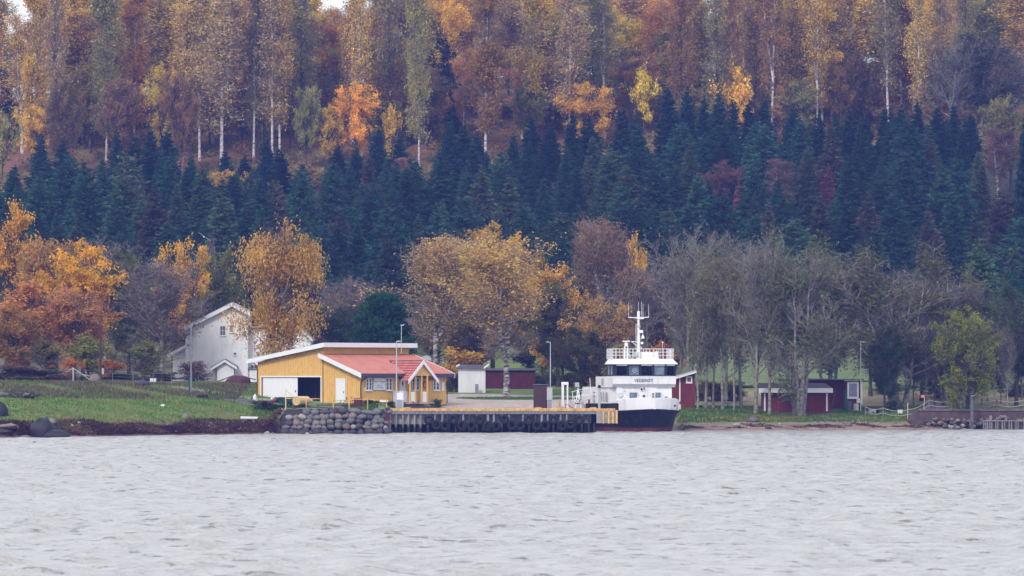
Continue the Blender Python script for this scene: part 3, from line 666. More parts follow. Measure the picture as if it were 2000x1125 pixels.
# ---- autumn wood on the hilltop: individual trees the photo lets you tell apart
OCH = (.82, .55, .09); ORG = (.84, .44, .06); YEL = (.88, .62, .08); PUR = (.56, .40, .17); RED = (.66, .34, .12); OLV = (.38, .35, .11)
feat = [
    ('talltwig', 432, -20, 44, 812, PUR, 'tall bare birch with brilliant white limbs and purple twigs, left of the pale trunks', 0),
    ('roundtall', 628, 10, 50, 850, (.74, .37, .06), 'big rounded orange tree in the top left wood beside a strip of sky', 0),
    ('roundtall', 640, 90, 45, 838, ORG, 'lower orange-brown tree under the big rounded orange tree', 1),
    ('roundtall', 160, 20, 48, 840, (.45, .25, .045), 'golden-orange broad tree near the top left corner', 2),
    ('round', 176, 130, 45, 830, (.34, .24, .05), 'olive-gold tree below the golden-orange tree at top left', 3),
    ('roundtall', 742, 10, 30, 850, (.62, .30, .04), 'small orange crown right of the strip of sky', 1),
    ('roundtall', 775, 98, 42, 826, (.33, .22, .045), 'gold-green tree with a pale trunk at the wood edge, left of the dark spruce-like tree', 0),
    ('round', 720, 165, 30, 828, (.55, .24, .04), 'orange tree left of the gold-green tree at the wood edge', 1),
    ('spruce_wide', 862, 48, 42, 835, (.045, .065, .040), 'tall dark green conifer standing inside the autumn wood', 0),
    ('roundtall', 905, 95, 30, 828, (.64, .31, .11), 'reddish-orange tree right of the tall dark conifer', 2),
    ('roundtall', 890, -20, 36, 870, (.72, .35, .07), 'bright orange treetop cut by the top edge above the dark conifer', 3),
    ('roundtall', 930, 15, 40, 855, (.42, .26, .05), 'gold broad tree in the middle of the hilltop wood', 0),
    ('roundtall', 1025, -15, 42, 850, (.70, .33, .08), 'bright orange tree cut by the top edge in the middle', 1),
    ('roundtall', 1020, 110, 46, 828, (.66, .33, .14), 'salmon-red tree in the middle of the wood edge', 2),
    ('roundtall', 1085, 10, 30, 850, (.68, .30, .04), 'yellow-orange treetop right of the bright orange tree', 3),
    ('roundtall', 1110, 95, 34, 838, (.30, .30, .07), 'yellow-green tree above the yellow bush', 0),
    ('round', 1140, 165, 46, 812, (.80, .48, .07), 'vivid yellow spreading tree at the wood edge above the spruces', 1),
    ('roundtall', 1205, 20, 44, 850, (.42, .22, .05), 'ochre tree with a curved dark trunk right of the yellow-green tree', 2),
    ('roundtall', 1240, 115, 40, 828, (.50, .29, .11), 'brown-orange tree right of the vivid yellow tree', 3),
    ('roundtall', 1292, -10, 42, 835, (.64, .31, .11), 'rust-red oak with dark limbs near the top, right of centre', 0),
    ('talltwig', 1596, -40, 26, 815, OCH, 'birch with a black-and-white trunk right of the middle, left of a twin pair', 0),
    ('tallbirch', 1606, -40, 30, 822, OCH, 'birch with a black-and-white trunk, right one of a twin pair', 1),
    ('round', 1690, 105, 40, 820, (.24, .15, .07), 'brown forked tree leaning over the litter slope at right', 1),
    ('round', 1642, 130, 26, 818, (.30, .19, .06), 'small forked pale tree right of the twin birches', 2),
    ('roundtall', 1520, 60, 34, 835, (.52, .24, .05), 'orange-leaved tree left of the twin birches', 3),
    ('bare', 1855, 72, 52, 808, (.12, .12, .07), 'grey bushy bare tree above the right end of the spruce row', 0),
    ('roundtall', 1915, 55, 60, 812, (.065, .080, .045), 'dark olive tree beside the grey bushy tree near the right edge', 1),
    ('bare', 1985, 90, 40, 815, (.12, .11, .09), 'grey branching tree cut by the right edge', 2),
    ('pine', 1895, 0, 34, 850, (.05, .07, .04), 'small flat-topped pine in the gap near the top right', 0),
    ('spruce', 1285, 30, 26, 860, (.03, .05, .05), 'dark conifer behind the rust-red oak', 0),
    ('spruce', 212, 5, 24, 850, (.03, .055, .05), 'dark narrow spruce in the wood near the top left', 1),
    ('spruce', 12, 130, 26, 850, (.03, .06, .05), 'dark spruce inside the wood at the left edge', 2),
    ('spruce', 1440, 20, 24, 870, (.04, .06, .06), 'dark spruce seen through the pale trunks at right', 3),
]
for key, px, top, hw, Y, c, lb, v in feat:
    plant(key, px, Y, top=top, hw=hw, color=c, label=lb, variant=v)
cluster = [(68, .6), (110, .6), (208, 1), (262, .6), (368, .8), (390, .5), (495, 1), (516, 1), (546, 1), (532, .8), (590, 1), (688, 1), (706, .8), (763, .6), (818, .9), (948, 1), (1040, .6), (1113, .9), (1180, .6), (1330, .8), (1352, .9), (1372, 1), (1401, 1), (1428, 1), (1450, 1), (1475, .8), (1490, .8), (1508, .8), (1545, .9), (1625, .8), (1735, .9), (1760, .8), (1795, .8), (1840, .7), (1885, .8)]
for i, (px, _) in enumerate(cluster):
    rgt = px > 1300
    plant('talltwig' if rt.random() < (.75 if rgt else .45) else 'tallbirch', px, rt.uniform(808, 830), top=rt.uniform(-130, -30), hw=rt.uniform(22, 34), color=jit([OCH, PUR, OLV, (.42, .22, .04)][i % 4], .2),
          label='tall slender pale-trunked birch at the wood edge, ' + lm(px), group='slender pale-trunked birches along the wood edge')
gaps = [(55, 26), (645, 14), (1385, 20), (700, 8)]
for ri, (Y, n) in enumerate([(838, 30), (856, 34), (878, 36), (905, 36)]):
    for k in range(n):
        px = -40 + 2080 * (k + rt.uniform(.1, .9)) / n
        if ri > 0 and any(abs(px - g_) < w for g_, w in gaps) : continue
        mid = 680 < px < 1330
        r_ = rt.random()
        key = 'talltwig' if r_ < .35 else ('tallbirch' if r_ < (.55 if mid else .70) else 'roundtall')
        col = jit(rt.choice([OCH, OCH, PUR, OLV] + ([ORG, YEL, RED, ORG] if mid else [OCH, YEL, (.66, .36, .08)])), .2)
        top = rt.uniform(-110, 20) if ri < 2 else rt.uniform(-60, -5)
        if any(abs(px - g_) < w + 30 for g_, w in gaps): top = rt.uniform(20, 50)
        cn = 'orange' if col[0] > .66 else ('purplish bare' if col[0] < .42 else 'ochre')
        plant(key, px, Y + rt.uniform(-6, 6), top=top, hw=rt.uniform(34, 54), color=col, label='%s hilltop tree in the %s rank, %s' % (cn, ['front', 'second', 'third', 'rearmost'][ri], lm(px)), group='trees deep inside the hilltop wood')

# understory along the wood edge
for k in range(64):
    px = -20 + 2050 * (k + rt.uniform(.1, .9)) / 64
    if 1560 < px < 1660 and k % 2: continue
    mid = 680 < px < 1330
    col = jit(rt.choice([OCH, OLV, OLV, (.33, .2, .1)] + ([ORG, YEL] if mid else [OCH, (.3, .2, .14)])), .2)
    Yk = rt.uniform(806, 850)
    plant('round' if k % 3 else 'shrubby', px, Yk, top=rt.uniform(120, 215), hw=rt.uniform(24, 42), color=col, name='understory_tree',
          label='%s low tree under the tall birches, %s' % ('orange' if col[0] > .66 else ('olive' if col[1] > col[0] * .8 else 'ochre-brown'), lm(px)), group='low trees under the hilltop birches')
# trees between the spruce belt and the houses
for k in range(30):
    px = -10 + 1345 * (k + rt.uniform(.15, .85)) / 30
    col = jit(rt.choice([(.13, .14, .06), (.20, .15, .07), (.10, .11, .06), (.26, .19, .08), (.16, .12, .09)]), .2)
    plant(rt.choice(['round', 'bare', 'round']), px, rt.uniform(592, 640), top=rt.uniform(560, 620), hw=rt.uniform(34, 50), color=col, name='background_tree',
          label='dull olive or brown tree behind the houses, ' + lm(px), group='dull trees between the houses and the spruces')
for k in range(14):
    px = 1690 + 330 * (k + .5) / 14
    plant('round', px, rt.uniform(600, 640), top=rt.uniform(560, 610), hw=rt.uniform(32, 44), color=jit((.08, .10, .05), .2), name='background_tree',
          label='dark olive tree behind the jetty trees, ' + lm(px), group='dull trees behind the jetty trees')

# ---- trees around the houses and along the shore
near = [
    ('weeping', 532, 438, 92, 531, (.64, .38, .09), 'large weeping birch with hanging orange leaves in front of the white house', 0),
    ('round', 45, 402, 58, 575, (.62, .34, .045), 'tall orange-yellow tree at the left edge, highest of the left group', 0),
    ('round', 108, 470, 70, 566, (.40, .23, .07), 'dull orange-brown tree behind the golden maple', 2),
    ('round', 162, 478, 66, 548, (.80, .44, .035), 'golden maple with bright leaves and dark inner limbs at left', 1),
    ('round', 55, 555, 88, 538, (.68, .31, .09), 'wide orange-red cherry tree at the left edge above the meadow', 3),
    ('round', 145, 565, 55, 536, (.66, .33, .14), 'salmon-red cherry tree under the golden maple', 2),
    ('round', 18, 600, 50, 528, (.36, .20, .05), 'orange-olive tree low at the left edge', 1),
    ('shrubby', 172, 652, 48, 520, (.27, .26, .05), 'small gnarled apple tree with yellow-green leaves left of the dark pole', 0),
    ('shrubby', 280, 655, 58, 524, (.20, .20, .055), 'small gnarled tree with olive leaves right of the dark pole', 1),
    ('shrubby', 138, 690, 24, 516, (.58, .23, .05), 'low orange bush left of the gnarled apple tree', 1),
    ('shrubby', 214, 700, 30, 528, (.50, .20, .05), 'low orange shrub behind the dark pole', 0),
    ('shrubby', 90, 660, 40, 524, (.20, .16, .06), 'olive-brown shrub below the cherry trees at left', 0),
    ('bare', 316, 505, 78, 541, (.16, .10, .10), 'purple-brown bare tree with a dark trunk left of the white house', 1),
    ('bare', 205, 462, 52, 600, (.2, .14, .12), 'grey-purple bare treetop behind the golden maple', 0),
    ('round', 252, 492, 58, 580, (.14, .15, .055), 'dull olive-green tree between golden maple and yellow tree', 0),
    ('round', 352, 476, 48, 566, (.74, .44, .05), 'bright yellow open tree behind the bare tree, left of the chimney', 2),
    ('round', 432, 492, 44, 572, (.17, .18, .055), 'olive-green tree behind the chimney of the white house', 3),
    ('bare', 395, 468, 26, 600, (.2, .15, .13), 'thin bare treetop under the flying gull', 2),
    ('bare', 685, 540, 60, 585, (.2, .13, .13), 'grey bare tree right of the weeping birch', 1),
    ('round', 665, 600, 50, 575, (.06, .085, .055), 'dull grey-green tree behind the yellow building roof', 2),
    ('pine', 748, 578, 74, 552, (.030, .115, .050), 'dense dark green pine with layered branches behind the yellow building', 0),
    ('lacy', 850, 460, 88, 562, (.50, .33, .12), 'large half-bare birch with brown-gold leaves right of the green pine', 1),
    ('round', 962, 446, 74, 590, (.66, .40, .07), 'orange-gold crown rising behind the big white-limbed birch', 1),
    ('lacy', 989, 466, 96, 530, (.55, .36, .10), 'big birch with white limbs standing on the grass island', 0),
    ('round', 920, 590, 60, 585, (.21, .15, .07), 'brown-olive tree above the white shed', 3),
    ('round', 1090, 520, 56, 575, (.58, .34, .07), 'orange-brown tree between big birch and the ferry', 0),
    ('round', 1075, 560, 62, 553, (.14, .13, .05), 'dark olive tree behind the lamp post on the quay', 2),
    ('round', 1165, 585, 58, 548, (.44, .28, .10), 'rusty brown tree with forked dark trunk behind the gangway', 1),
    ('round', 1135, 640, 48, 542, (.13, .12, .05), 'low dark olive tree with leaning trunk behind the gangway', 3),
    ('round', 1100, 630, 44, 562, (.13, .14, .06), 'low olive tree between the lamp post and gantry', 2),
    ('round', 1030, 640, 40, 600, (.15, .13, .06), 'low brownish tree behind the dark red barn', 0),
    ('lacy', 1188, 428, 62, 588, (.33, .19, .12), 'tall purple birch with white limbs behind the ferry mast', 1),
    ('round', 1232, 462, 26, 610, (.75, .45, .06), 'small yellow crown right of the tall purple birch', 0),
    ('bare', 1255, 500, 50, 590, (.22, .14, .14), 'purple bare tree behind the ferry mast', 2),
    ('shrubby', 1290, 650, 42, 575, (.46, .20, .045), 'low orange-yellow bush behind the wheelhouse roof', 1),
    ('bush', 890, 680, 46, 580, (.62, .38, .045), 'rounded bright yellow bush behind the small white shed', 0),
    ('bush', 790, 700, 30, 580, (.2, .2, .06), 'olive bush behind the right end of the yellow building', 1),
    ('bare', 1345, 445, 64, 548, (.2, .2, .11), 'tall grey bare tree right of the ferry, leftmost of the pale bare trees', 0),
    ('bare', 1418, 455, 58, 552, (.19, .2, .10), 'tall grey bare tree, second right of the ferry', 1),
    ('bare', 1476, 452, 56, 532, (.19, .2, .10), 'tall grey bare tree above the red boathouse left end', 2),
    ('multi', 1562, 470, 86, 531, (.12, .14, .055), 'many-stemmed tree with thin green leaves in front of the red boathouse', 0),
    ('bare', 1503, 490, 46, 531, (.15, .17, .06), 'slender double-trunked grey tree at the boathouse left corner', 2),
    ('multi', 1625, 500, 70, 556, (.13, .15, .055), 'olive many-stemmed tree behind the red boathouse', 1),
    ('multi', 1760, 486, 122, 552, (.14, .145, .055), 'very broad domed tree with dense fine twigs at right', 1),
    ('round', 1700, 488, 58, 575, (.10, .115, .05), 'green-grey tree left of the broad domed tree', 0),
    ('multi', 1850, 530, 90, 560, (.14, .13, .06), 'brown-grey twiggy tree right of the broad domed tree', 0),
    ('round', 1855, 590, 60, 575, (.075, .09, .045), 'dark green tree behind the yellow-green tree', 2),
    ('round', 1890, 606, 60, 530, (.24, .26, .045), 'yellow-green maple standing by the rope fence at right', 1),
    ('round', 1985, 560, 60, 562, (.07, .095, .045), 'dark green tree at the right edge above the jetty', 3),
    ('round', 1940, 585, 55, 585, (.09, .10, .05), 'dull green tree behind the yellow-green maple, right side', 0),
    ('round', 1728, 640, 34, 547, (.055, .085, .035), 'low dark green tree standing beside the red cabin', 3),
    ('round', 1800, 620, 60, 570, (.07, .075, .04), 'dark shaded tree under the broad domed tree', 1),
]
for key, px, top, hw, Y, c, lb, v in near:
    plant(key, px, Y, top=top, hw=hw, color=c, label=lb, variant=v)
# bare-stemmed saplings standing right of the ferry: each trunk its own tree
for i, (px, top, Y) in enumerate([(1363, 600, 536), (1378, 585, 541), (1393, 570, 540), (1412, 560, 538), (1434, 560, 536), (1448, 590, 544), (1330, 560, 555), (1356, 590, 560)]):
    plant('slender', px, Y, top=top - 60, hw=30, color=(.17, .16, .07), variant=i, name='slender_tree', label=['slender grey tree, first of the pale stems right of the red shed', 'slender grey tree, second pale stem right of the red shed', 'slender grey tree, third pale stem right of the red shed', 'slender grey tree just left of the picnic table', 'slender grey tree just right of the picnic table', 'thin grey tree behind, halfway between picnic table and boathouse', 'thin grey tree behind the wheelhouse and little red shed', 'thin grey tree behind the brownish hedge'][i], group='slender grey trees right of the ferry')
for i, px in enumerate([1808, 1826, 1836, 1847, 1862, 1875, 1918, 1929, 1942, 1955, 1968, 1983, 1996, 1742, 1768, 1784]):
    plant('bare', px, 556 + (i * 7) % 17, top=610 + (i * 13) % 40, hw=22, color=(.07, .09, .04), variant=1 + i, name='dark_trunked_tree', label='dark trunked tree in the row behind the rope fence', group='dark trunked trees behind the rope fence')
for i, (px, top, hw, Y, c, lb) in enumerate([
    (20, 712, 60, 512, (.16, .10, .09), 'purplish bramble thicket at the left edge of the meadow'), (75, 722, 50, 512, (.17, .12, .09), 'brown bramble thicket beside the left fence post'),
    (40, 735, 42, 508, (.15, .12, .08), 'low dry weed clump at the left edge'), (385, 705, 30, 538, (.20, .14, .13), 'round brownish leafless shrub in front of the white house'),
    (528, 780, 34, 497, (.11, .10, .06), 'brown-green bramble bush left of the stone wall'), (550, 790, 22, 494, (.05, .10, .05), 'dark green weed clump at the left end of the stone wall'),
    (1435, 742, 22, 566, (.20, .15, .05), 'ochre hedge bush behind the picnic table'), (1395, 745, 30, 566, (.20, .14, .05), 'brownish hedge left of the ochre hedge bush'), (1350, 748, 25, 566, (.2, .15, .06), 'ochre hedge bush right behind the small red shed'),
    (723, 781, 12, 502.6, (.05, .10, .04), 'small dark green shrub under the left window'), (735, 783, 10, 503.4, (.05, .10, .04), 'small green shrub right of the one under the window'), (765, 783, 10, 504.5, (.05, .09, .045), 'small green shrub left of the grey cabinet'),
    (852, 779, 12, 508.3, (.09, .14, .05), 'trailing green plant at the building right corner'), (1745, 782, 14, 540, (.04, .09, .04), 'small round green bush beside the white planter'), (885, 725, 16, 548, (.08, .10, .05), 'dark green bush left of the white shed'),
    (240, 728, 60, 532, (.10, .11, .06), 'dense olive hedge behind the dark pole'), (310, 725, 40, 534, (.12, .12, .07), 'olive hedge left of the white house'), (120, 735, 50, 524, (.14, .12, .08), 'brownish hedge below the cherry trees'),
    ]):
    plant('bush', px, Y, top=top, hw=hw, color=c, label=lb, cat='bush', variant=i)

for i, px in enumerate([1035, 1052, 1070, 1086, 1102, 1118, 1136, 1154, 1172, 1196]):
    plant('bush', px, 578 + (i * 5) % 13, top=726 + (i * 7) % 11, hw=17, color=jit([(.10, .12, .05), (.16, .13, .06), (.20, .14, .06)][i % 3]), cat='bush', label='dull shrub in the hedge behind the gravel yard, ' + ['beside the red barn end', 'right of the red barn end', 'left of the lamp post', 'right of the lamp post', 'left of the gantry', 'behind the gantry', 'behind the A-frame', 'behind the sloping gangway', 'behind the guard rail', 'nearest the ferry'][i], group='shrubs behind the gravel yard')
for i, px in enumerate([1372, 1402, 1465, 1520, 1588, 1640, 1662, 1700, 1735, 1775, 1800, 1840, 1880, 1910, 1950, 1985]):
    plant('bush', px, 572 + (i * 7) % 25, top=742 + (i * 5) % 17, hw=18 + i % 9, color=jit([(.16, .14, .07), (.20, .15, .06), (.10, .12, .05)][i % 3]), cat='bush', label='low brownish shrub on the field behind the trees, ' + ['left of the picnic table', 'just behind the picnic table', 'right of the picnic table', 'behind the boathouse left end', 'behind the boathouse middle', 'behind the boathouse right end', 'behind the red cabin', 'right of the red cabin', 'by the first planter', 'by the jetty start', 'behind the orange sign', 'behind the jetty rope', 'behind the yellow-green maple', 'right of the yellow-green maple', 'behind the pile row', 'at the right edge'][i], group='shrubs on the field behind the shore trees')

# ---- undergrowth of the hilltop wood, one mass
def scatter_mass(name, X, Y, n_per, size, spread, colors, label, cat, zoff=0.3, tri=.2):
    rs = np.random.RandomState(len(X) + 7); m = len(X)
    Z = ground(X, Y); c0 = np.stack([X, Y, Z + zoff], -1)
    idx = np.repeat(np.arange(m), n_per); o = unit(rs.normal(size=(len(idx), 3))) * rs.rand(len(idx), 1) ** .4
    s = (size * (.5 + rs.rand(m)))[idx][:, None]
    C = c0[idx] + o * s * spread; V, F = tri_cards(C, tri, rs, elong=1.3)
    k = np.array(colors)[rs.randint(0, len(colors), m)][idx] * (0.7 + .6 * rs.rand(len(idx), 1))
    o = mobj(name, np_mesh(name, V, F, 3, False, mats=[LEAF], colors=np.repeat(k, 3, 0)))
    return tag(o, label, cat, kind='stuff')
rs = np.random.RandomState(77)
scatter_mass('undergrowth', rs.uniform(-95, 95, 2600), 797 + 100 * rs.rand(2600) ** 1.8, 50, 1.0, np.array([1.3, 1.3, .8]), [(.26, .21, .07), (.34, .19, .07), (.20, .21, .07), (.36, .27, .08), (.2, .13, .09)], 'low brown and olive undergrowth on the slope of the hilltop wood', 'undergrowth', .5, .22)
# ------------------------------------------------------------------ building helpers
def window(parent, x0, x1, z0, z1, y, cols=2, rows=3, fr=0.09, frame_m=None, pane_m=None, depth=0.06, axis='x', out_=-1, mid=None, name='window', label=None):
    """window on a wall; axis 'x': wall along local x, facing out_*y"""
    def bx(m, a0, a1, c0, c1, d0, d1):
        if axis == 'x': m.b(a0, a1, y + out_ * d0, y + out_ * d1, c0, c1)
        else: m.b(y + out_ * d0, y + out_ * d1, a0, a1, c0, c1)
    f = MB(); bx(f, x0, x0 + fr, z0, z1, 0.002, depth); bx(f, x1 - fr, x1, z0, z1, 0.002, depth)
    bx(f, x0 + fr, x1 - fr, z0, z0 + fr, 0.002, depth); bx(f, x0 + fr, x1 - fr, z1 - fr, z1, 0.002, depth)
    iw, ih = x1 - x0 - 2 * fr, z1 - z0 - 2 * fr
    for c in range(1, cols):
        w = mid if mid else 0.04; xc = x0 + fr + iw * c / cols; bx(f, xc - w / 2, xc + w / 2, z0 + fr, z1 - fr, 0.004, depth - 0.01)
    w_ = f.build(name, frame_m or WHITE, parent)
    if label: w_['label'] = label
    m2 = MB()
    for r in range(1, rows): zc = z0 + fr + ih * r / rows; bx(m2, x0 + fr, x1 - fr, zc - 0.02, zc + 0.02, 0.005, depth - 0.015)
    if rows > 1: m2.build('glazing_bar', frame_m or WHITE, w_)
    g_ = MB(); bx(g_, x0 + fr, x1 - fr, z0 + fr, z1 - fr, 0.003, 0.02); g_.build('pane', pane_m or PANE, w_)
    s_ = MB(); bx(s_, x0 - .04, x1 + .04, z0 - .05, z0, 0.002, depth + .05); s_.build('sill', frame_m or WHITE, w_)
    return w_
def text(parent, s, size, loc, rot, m, name='lettering', ext=0.004):
    c = bpy.data.curves.new(name, 'FONT'); c.body = s; c.size = size; c.align_x = 'CENTER'; c.extrude = ext
    c.materials.append(m); tmp = bpy.data.objects.new(name, c); me = bpy.data.meshes.new_from_object(tmp); bpy.data.objects.remove(tmp); o = bpy.data.objects.new(name, me); o.location = loc; o.rotation_euler = rot; o.parent = parent; COL.objects.link(o); return o
R90 = math.radians(90)

# ------------------------------------------------------------------ yellow building
BY0 = 503.0; BX0 = PX(704, BY0); BZ = 2.93
YB = empty('yellow_building', (BX0, BY0, BZ), math.radians(45), 'long yellow wooden building with red roof, white trim and open garage by the quay', 'building')
c45 = math.sqrt(.5)
def vpx(px):   # photo column -> distance along the left (garage) wall
    k = (px - 1000) / FPX; return (BX0 - k * BY0) / (c45 + k * c45)
def upx(px, y=0.0):   # photo column -> distance along the front wall (wall at local y)
    k = (px - 1000) / FPX; x0 = BX0 - c45 * y; y0 = BY0 + c45 * y; return (k * y0 - x0) / (c45 - k * c45)
VL = vpx(503); V1 = vpx(631); UR = upx(871); g1, g2 = vpx(627), vpx(511)
htop = lambda v: 5.50 - (v - V1) * (5.50 - 4.0) / (VL - V1)
hlow = lambda v: 2.62 + v * (4.62 - 2.62) / V1
T = 0.2
w = MB()
w.prism([(0, 0, -.6), (0, V1, -.6), (0, V1, hlow(V1)), (0, 0, hlow(0))], (T, 0, 0))
w.prism([(0, V1, -.6), (0, g1, -.6), (0, g1, htop(g1)), (0, V1, htop(V1))], (T, 0, 0))
w.prism([(0, g1, 2.5), (0, g2, 2.5), (0, g2, htop(g2)), (0, g1, htop(g1))], (T, 0, 0))
w.prism([(0, g2, -.6), (0, VL, -.6), (0, VL, htop(VL)), (0, g2, htop(g2))], (T, 0, 0))
w.b(T, UR, 0, T, -.6, 2.62)                                        # front wall
w.prism([(UR, T, -.6), (UR, V1, -.6), (UR, V1, 4.62), (UR, T, 2.66)], (-T, 0, 0))
w.prism([(UR, V1, -.6), (UR, VL, -.6), (UR, VL, 4.0), (UR, V1, 5.5)], (-T, 0, 0))
w.b(T, UR - T, VL - T, VL, -.6, 4.0)
w.b(T, UR - T, V1, V1 + T, 2.6, 5.5)                               # clerestory
WALL = w.build('wall', YELLOW, YB)
b_ = MB()
sp = 0.26
k = 0.06
while k < VL - .05:
    if not (g1 - .12 < k < g2 + .12): z0 = -.5
    else: z0 = 2.62
    zt = hlow(k) if k < V1 else htop(k)
    b_.b(-.04, -.001, k - .035, k + .035, z0, zt - .02); k += sp
k = 0.1
while k < UR - .05: b_.b(k - .035, k + .035, -.028, -.001, -.5, 2.6); b_.b(k - .035, k + .035, V1 - .04, V1 - .001, 4.6, 5.5); k += sp
b_.build('batten', mat('yellow_batten', (.66, .395, .115), .8, .15, 2), WALL, kind='stuff')
MB().b(-.03, -.002, V1 - .07, V1 + .02, -.4, 4.7).build('corner_board', PIPE, YB)
MB().b(.3, 9.0, g1 - .1, g2 + .1, -.3, -.05).build('garage_floor', CONC, YB)
# garage: frame, white door leaf, dark opening
f = MB(); f.b(-.07, .05, g1 - .12, g1, -.1, 2.62).b(-.07, .05, g2, g2 + .12, -.1, 2.62).b(-.07, .05, g1, g2, 2.5, 2.62); f.build('garage_frame', WHITE, YB)
gd = MB().b(.06, .12, vpx(580), g2 - .15, .0, 2.47).build('garage_door', WHITE, YB)
h_ = MB()
for i in range(1, 10): vv = vpx(580) + (g2 - .15 - vpx(580)) * i / 10; h_.b(.045, .06, vv - .012, vv + .012, .02, 2.45)
h_.build('door_batten', WHITE, gd, kind='stuff')
MB().b(.0, .058, vpx(580) + .2, vpx(580) + .28, 1.0, 1.2).build('handle', PIPE, gd)
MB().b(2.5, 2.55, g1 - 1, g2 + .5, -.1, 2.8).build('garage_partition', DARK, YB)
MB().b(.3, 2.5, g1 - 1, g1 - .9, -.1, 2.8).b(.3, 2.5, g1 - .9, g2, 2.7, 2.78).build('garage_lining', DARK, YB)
sh = MB()
for i in range(6): vv = g1 + .5 + i * .55; sh.b(2.3, 2.42, vv, vv + .12, 0, 2.3)
sh.build('inner_post', BROWN, YB)
# walk door
d0, d1 = vpx(675.5), vpx(657)
dr = MB().b(-.06, -.003, d0 + .1, d1 - .1, .0, 2.25).build('door', WHITE, YB)
MB().b(-.09, -.004, d0, d0 + .1, -.1, 2.37).b(-.09, -.004, d1 - .1, d1, -.1, 2.37).b(-.09, -.004, d0 + .1, d1 - .1, 2.25, 2.37).build('door_frame', WHITE, dr)
MB().b(-.12, -.06, d0 + .2, d0 + .26, .95, 1.1).build('handle', PIPE, dr)
# roofs
ov = .55
def rect_slab(m, pts, th): m.prism(pts, (0, 0, -th))
r = MB(); rect_slab(r, [(-ov, V1 - .65, 5.93), (UR + ov, V1 - .65, 5.93), (UR + ov, VL + 1.0, 4.32), (-ov, VL + 1.0, 4.32)], .12)
UPR = r.build('upper_roof', GREYROOF, YB)
fa = MB(); fa.prism([(-ov - .05, V1 - .68, 5.90), (-ov - .05, VL + 1.02, 4.28), (-ov - .05, VL + 1.02, 3.86), (-ov - .05, V1 - .68, 5.46)], (.05, 0, 0))
fa.b(-ov, UR + ov, V1 - .72, V1 - .66, 5.46, 5.90)
fa.prism([(UR + ov, V1 - .68, 5.90), (UR + ov, VL + 1.02, 4.28), (UR + ov, VL + 1.02, 3.86), (UR + ov, V1 - .68, 5.46)], (.05, 0, 0))
fa.build('fascia', WHITE, UPR)
rz_ = lambda y: 2.86 + (y + .6) * (4.82 - 2.86) / (V1 + .6)
lo = MB(); rect_slab(lo, [(-ov, -.6, rz_(-.6)), (UR + ov, -.6, rz_(-.6)), (UR + ov, V1, rz_(V1)), (-ov, V1, rz_(V1))], .1)
LOR = lo.build('red_roof', REDROOF, YB)
rb = MB(); k = -ov + .15
while k < UR + ov: rb.beam((k, -.6, rz_(-.6) + .012), (k, V1 - .01, rz_(V1) + .012), .035, .03); k += .3
rb.build('roof_rib', REDROOF, LOR, kind='stuff')
ba = MB(); ba.prism([(-ov - .05, -.7, rz_(-.7) + .05), (-ov - .05, V1 + .1, rz_(V1) + .05), (-ov - .05, V1 + .1, rz_(V1) - .37), (-ov - .05, -.7, rz_(-.7) - .42)], (.05, 0, 0))
ba.build('bargeboard', WHITE, LOR); ba = MB(); ba.prism([(UR + ov, -.7, rz_(-.7) + .05), (UR + ov, V1 - .05, rz_(V1) + .05), (UR + ov, V1 - .05, rz_(V1) - .2), (UR + ov, -.7, rz_(-.7) - .42)], (.05, 0, 0))
ba.build('bargeboard', WHITE, LOR)
gu = MB(); gu.b(-ov + .02, UR + ov - .02, -.70, -.605, 2.52, 2.84); gu.b(-ov + .02, UR + ov - .02, -.60, -.002, 2.50, 2.56)
gu.build('gutter', mat('gutter_dark', (.05, .045, .09), .6), LOR)
dp = MB(); dp.path([(.35, -.65, 2.5), (.0, -.3, 2.2), (-.02, -.08, 1.95), (-.02, -.08, .1)], .06); dp.build('downpipe', PIPE, YB)
dp = MB(); dp.path([(UR + .3, -.65, 2.5), (UR + .1, -.3, 2.1), (UR + .08, -.08, 1.95), (UR + .08, -.08, -.1)], .06); dp.build('downpipe', PIPE, YB)
dp = MB(); dp.path([(-.06, VL + .5, 3.9), (-.06, VL - .02, 3.6), (-.06, VL - .02, -.1)], .05); dp.build('downpipe', PIPE, YB)
# front windows, sign, door
wz0, wz1 = 1.17, 2.42
for a, b in ((713.5, 725.5), (753, 765), (844.5, 857.5)):
    window(YB, upx(a), upx(b), wz0, wz1, -.03, cols=2, rows=3, mid=.16)
for a, b in ((803.5, 809.5), (811.5, 818.5)): window(YB, upx(a), upx(b), wz0, wz1, -.03, cols=1, rows=3)
sx0, sx1 = upx(728.5), upx(751.5)
SG = MB().b(sx0, sx1, -.09, -.03, 1.25, 2.40).build('sign_board', WHITE, YB)
MB().b(sx0 - .04, sx0, -.095, -.028, 1.21, 2.44).b(sx1, sx1 + .04, -.095, -.028, 1.21, 2.44).b(sx0, sx1, -.095, -.028, 2.40, 2.44).b(sx0, sx1, -.095, -.028, 1.21, 1.25).build('sign_frame', mat('sign_grey', (.35, .33, .36)), SG)
LET = mat('lettering_grey', (.16, .16, .22), .8)
sc_ = (sx0 + sx1) / 2
text(SG, 'Salen Vraget', .30, (sc_, -.093, 1.98), (R90, 0, 0), LET); text(SG, 'galleri &', .19, (sc_, -.093, 1.62), (R90, 0, 0), LET); text(SG, 'kunstutstilling', .19, (sc_, -.093, 1.40), (R90, 0, 0), LET)
dx0, dx1 = upx(779), upx(791.5)
dd = MB().b(dx0 + .05, dx1 - .05, -.09, -.03, .1, 2.35).build('entrance_door', mat('pale_door', (.60, .60, .55)), YB)
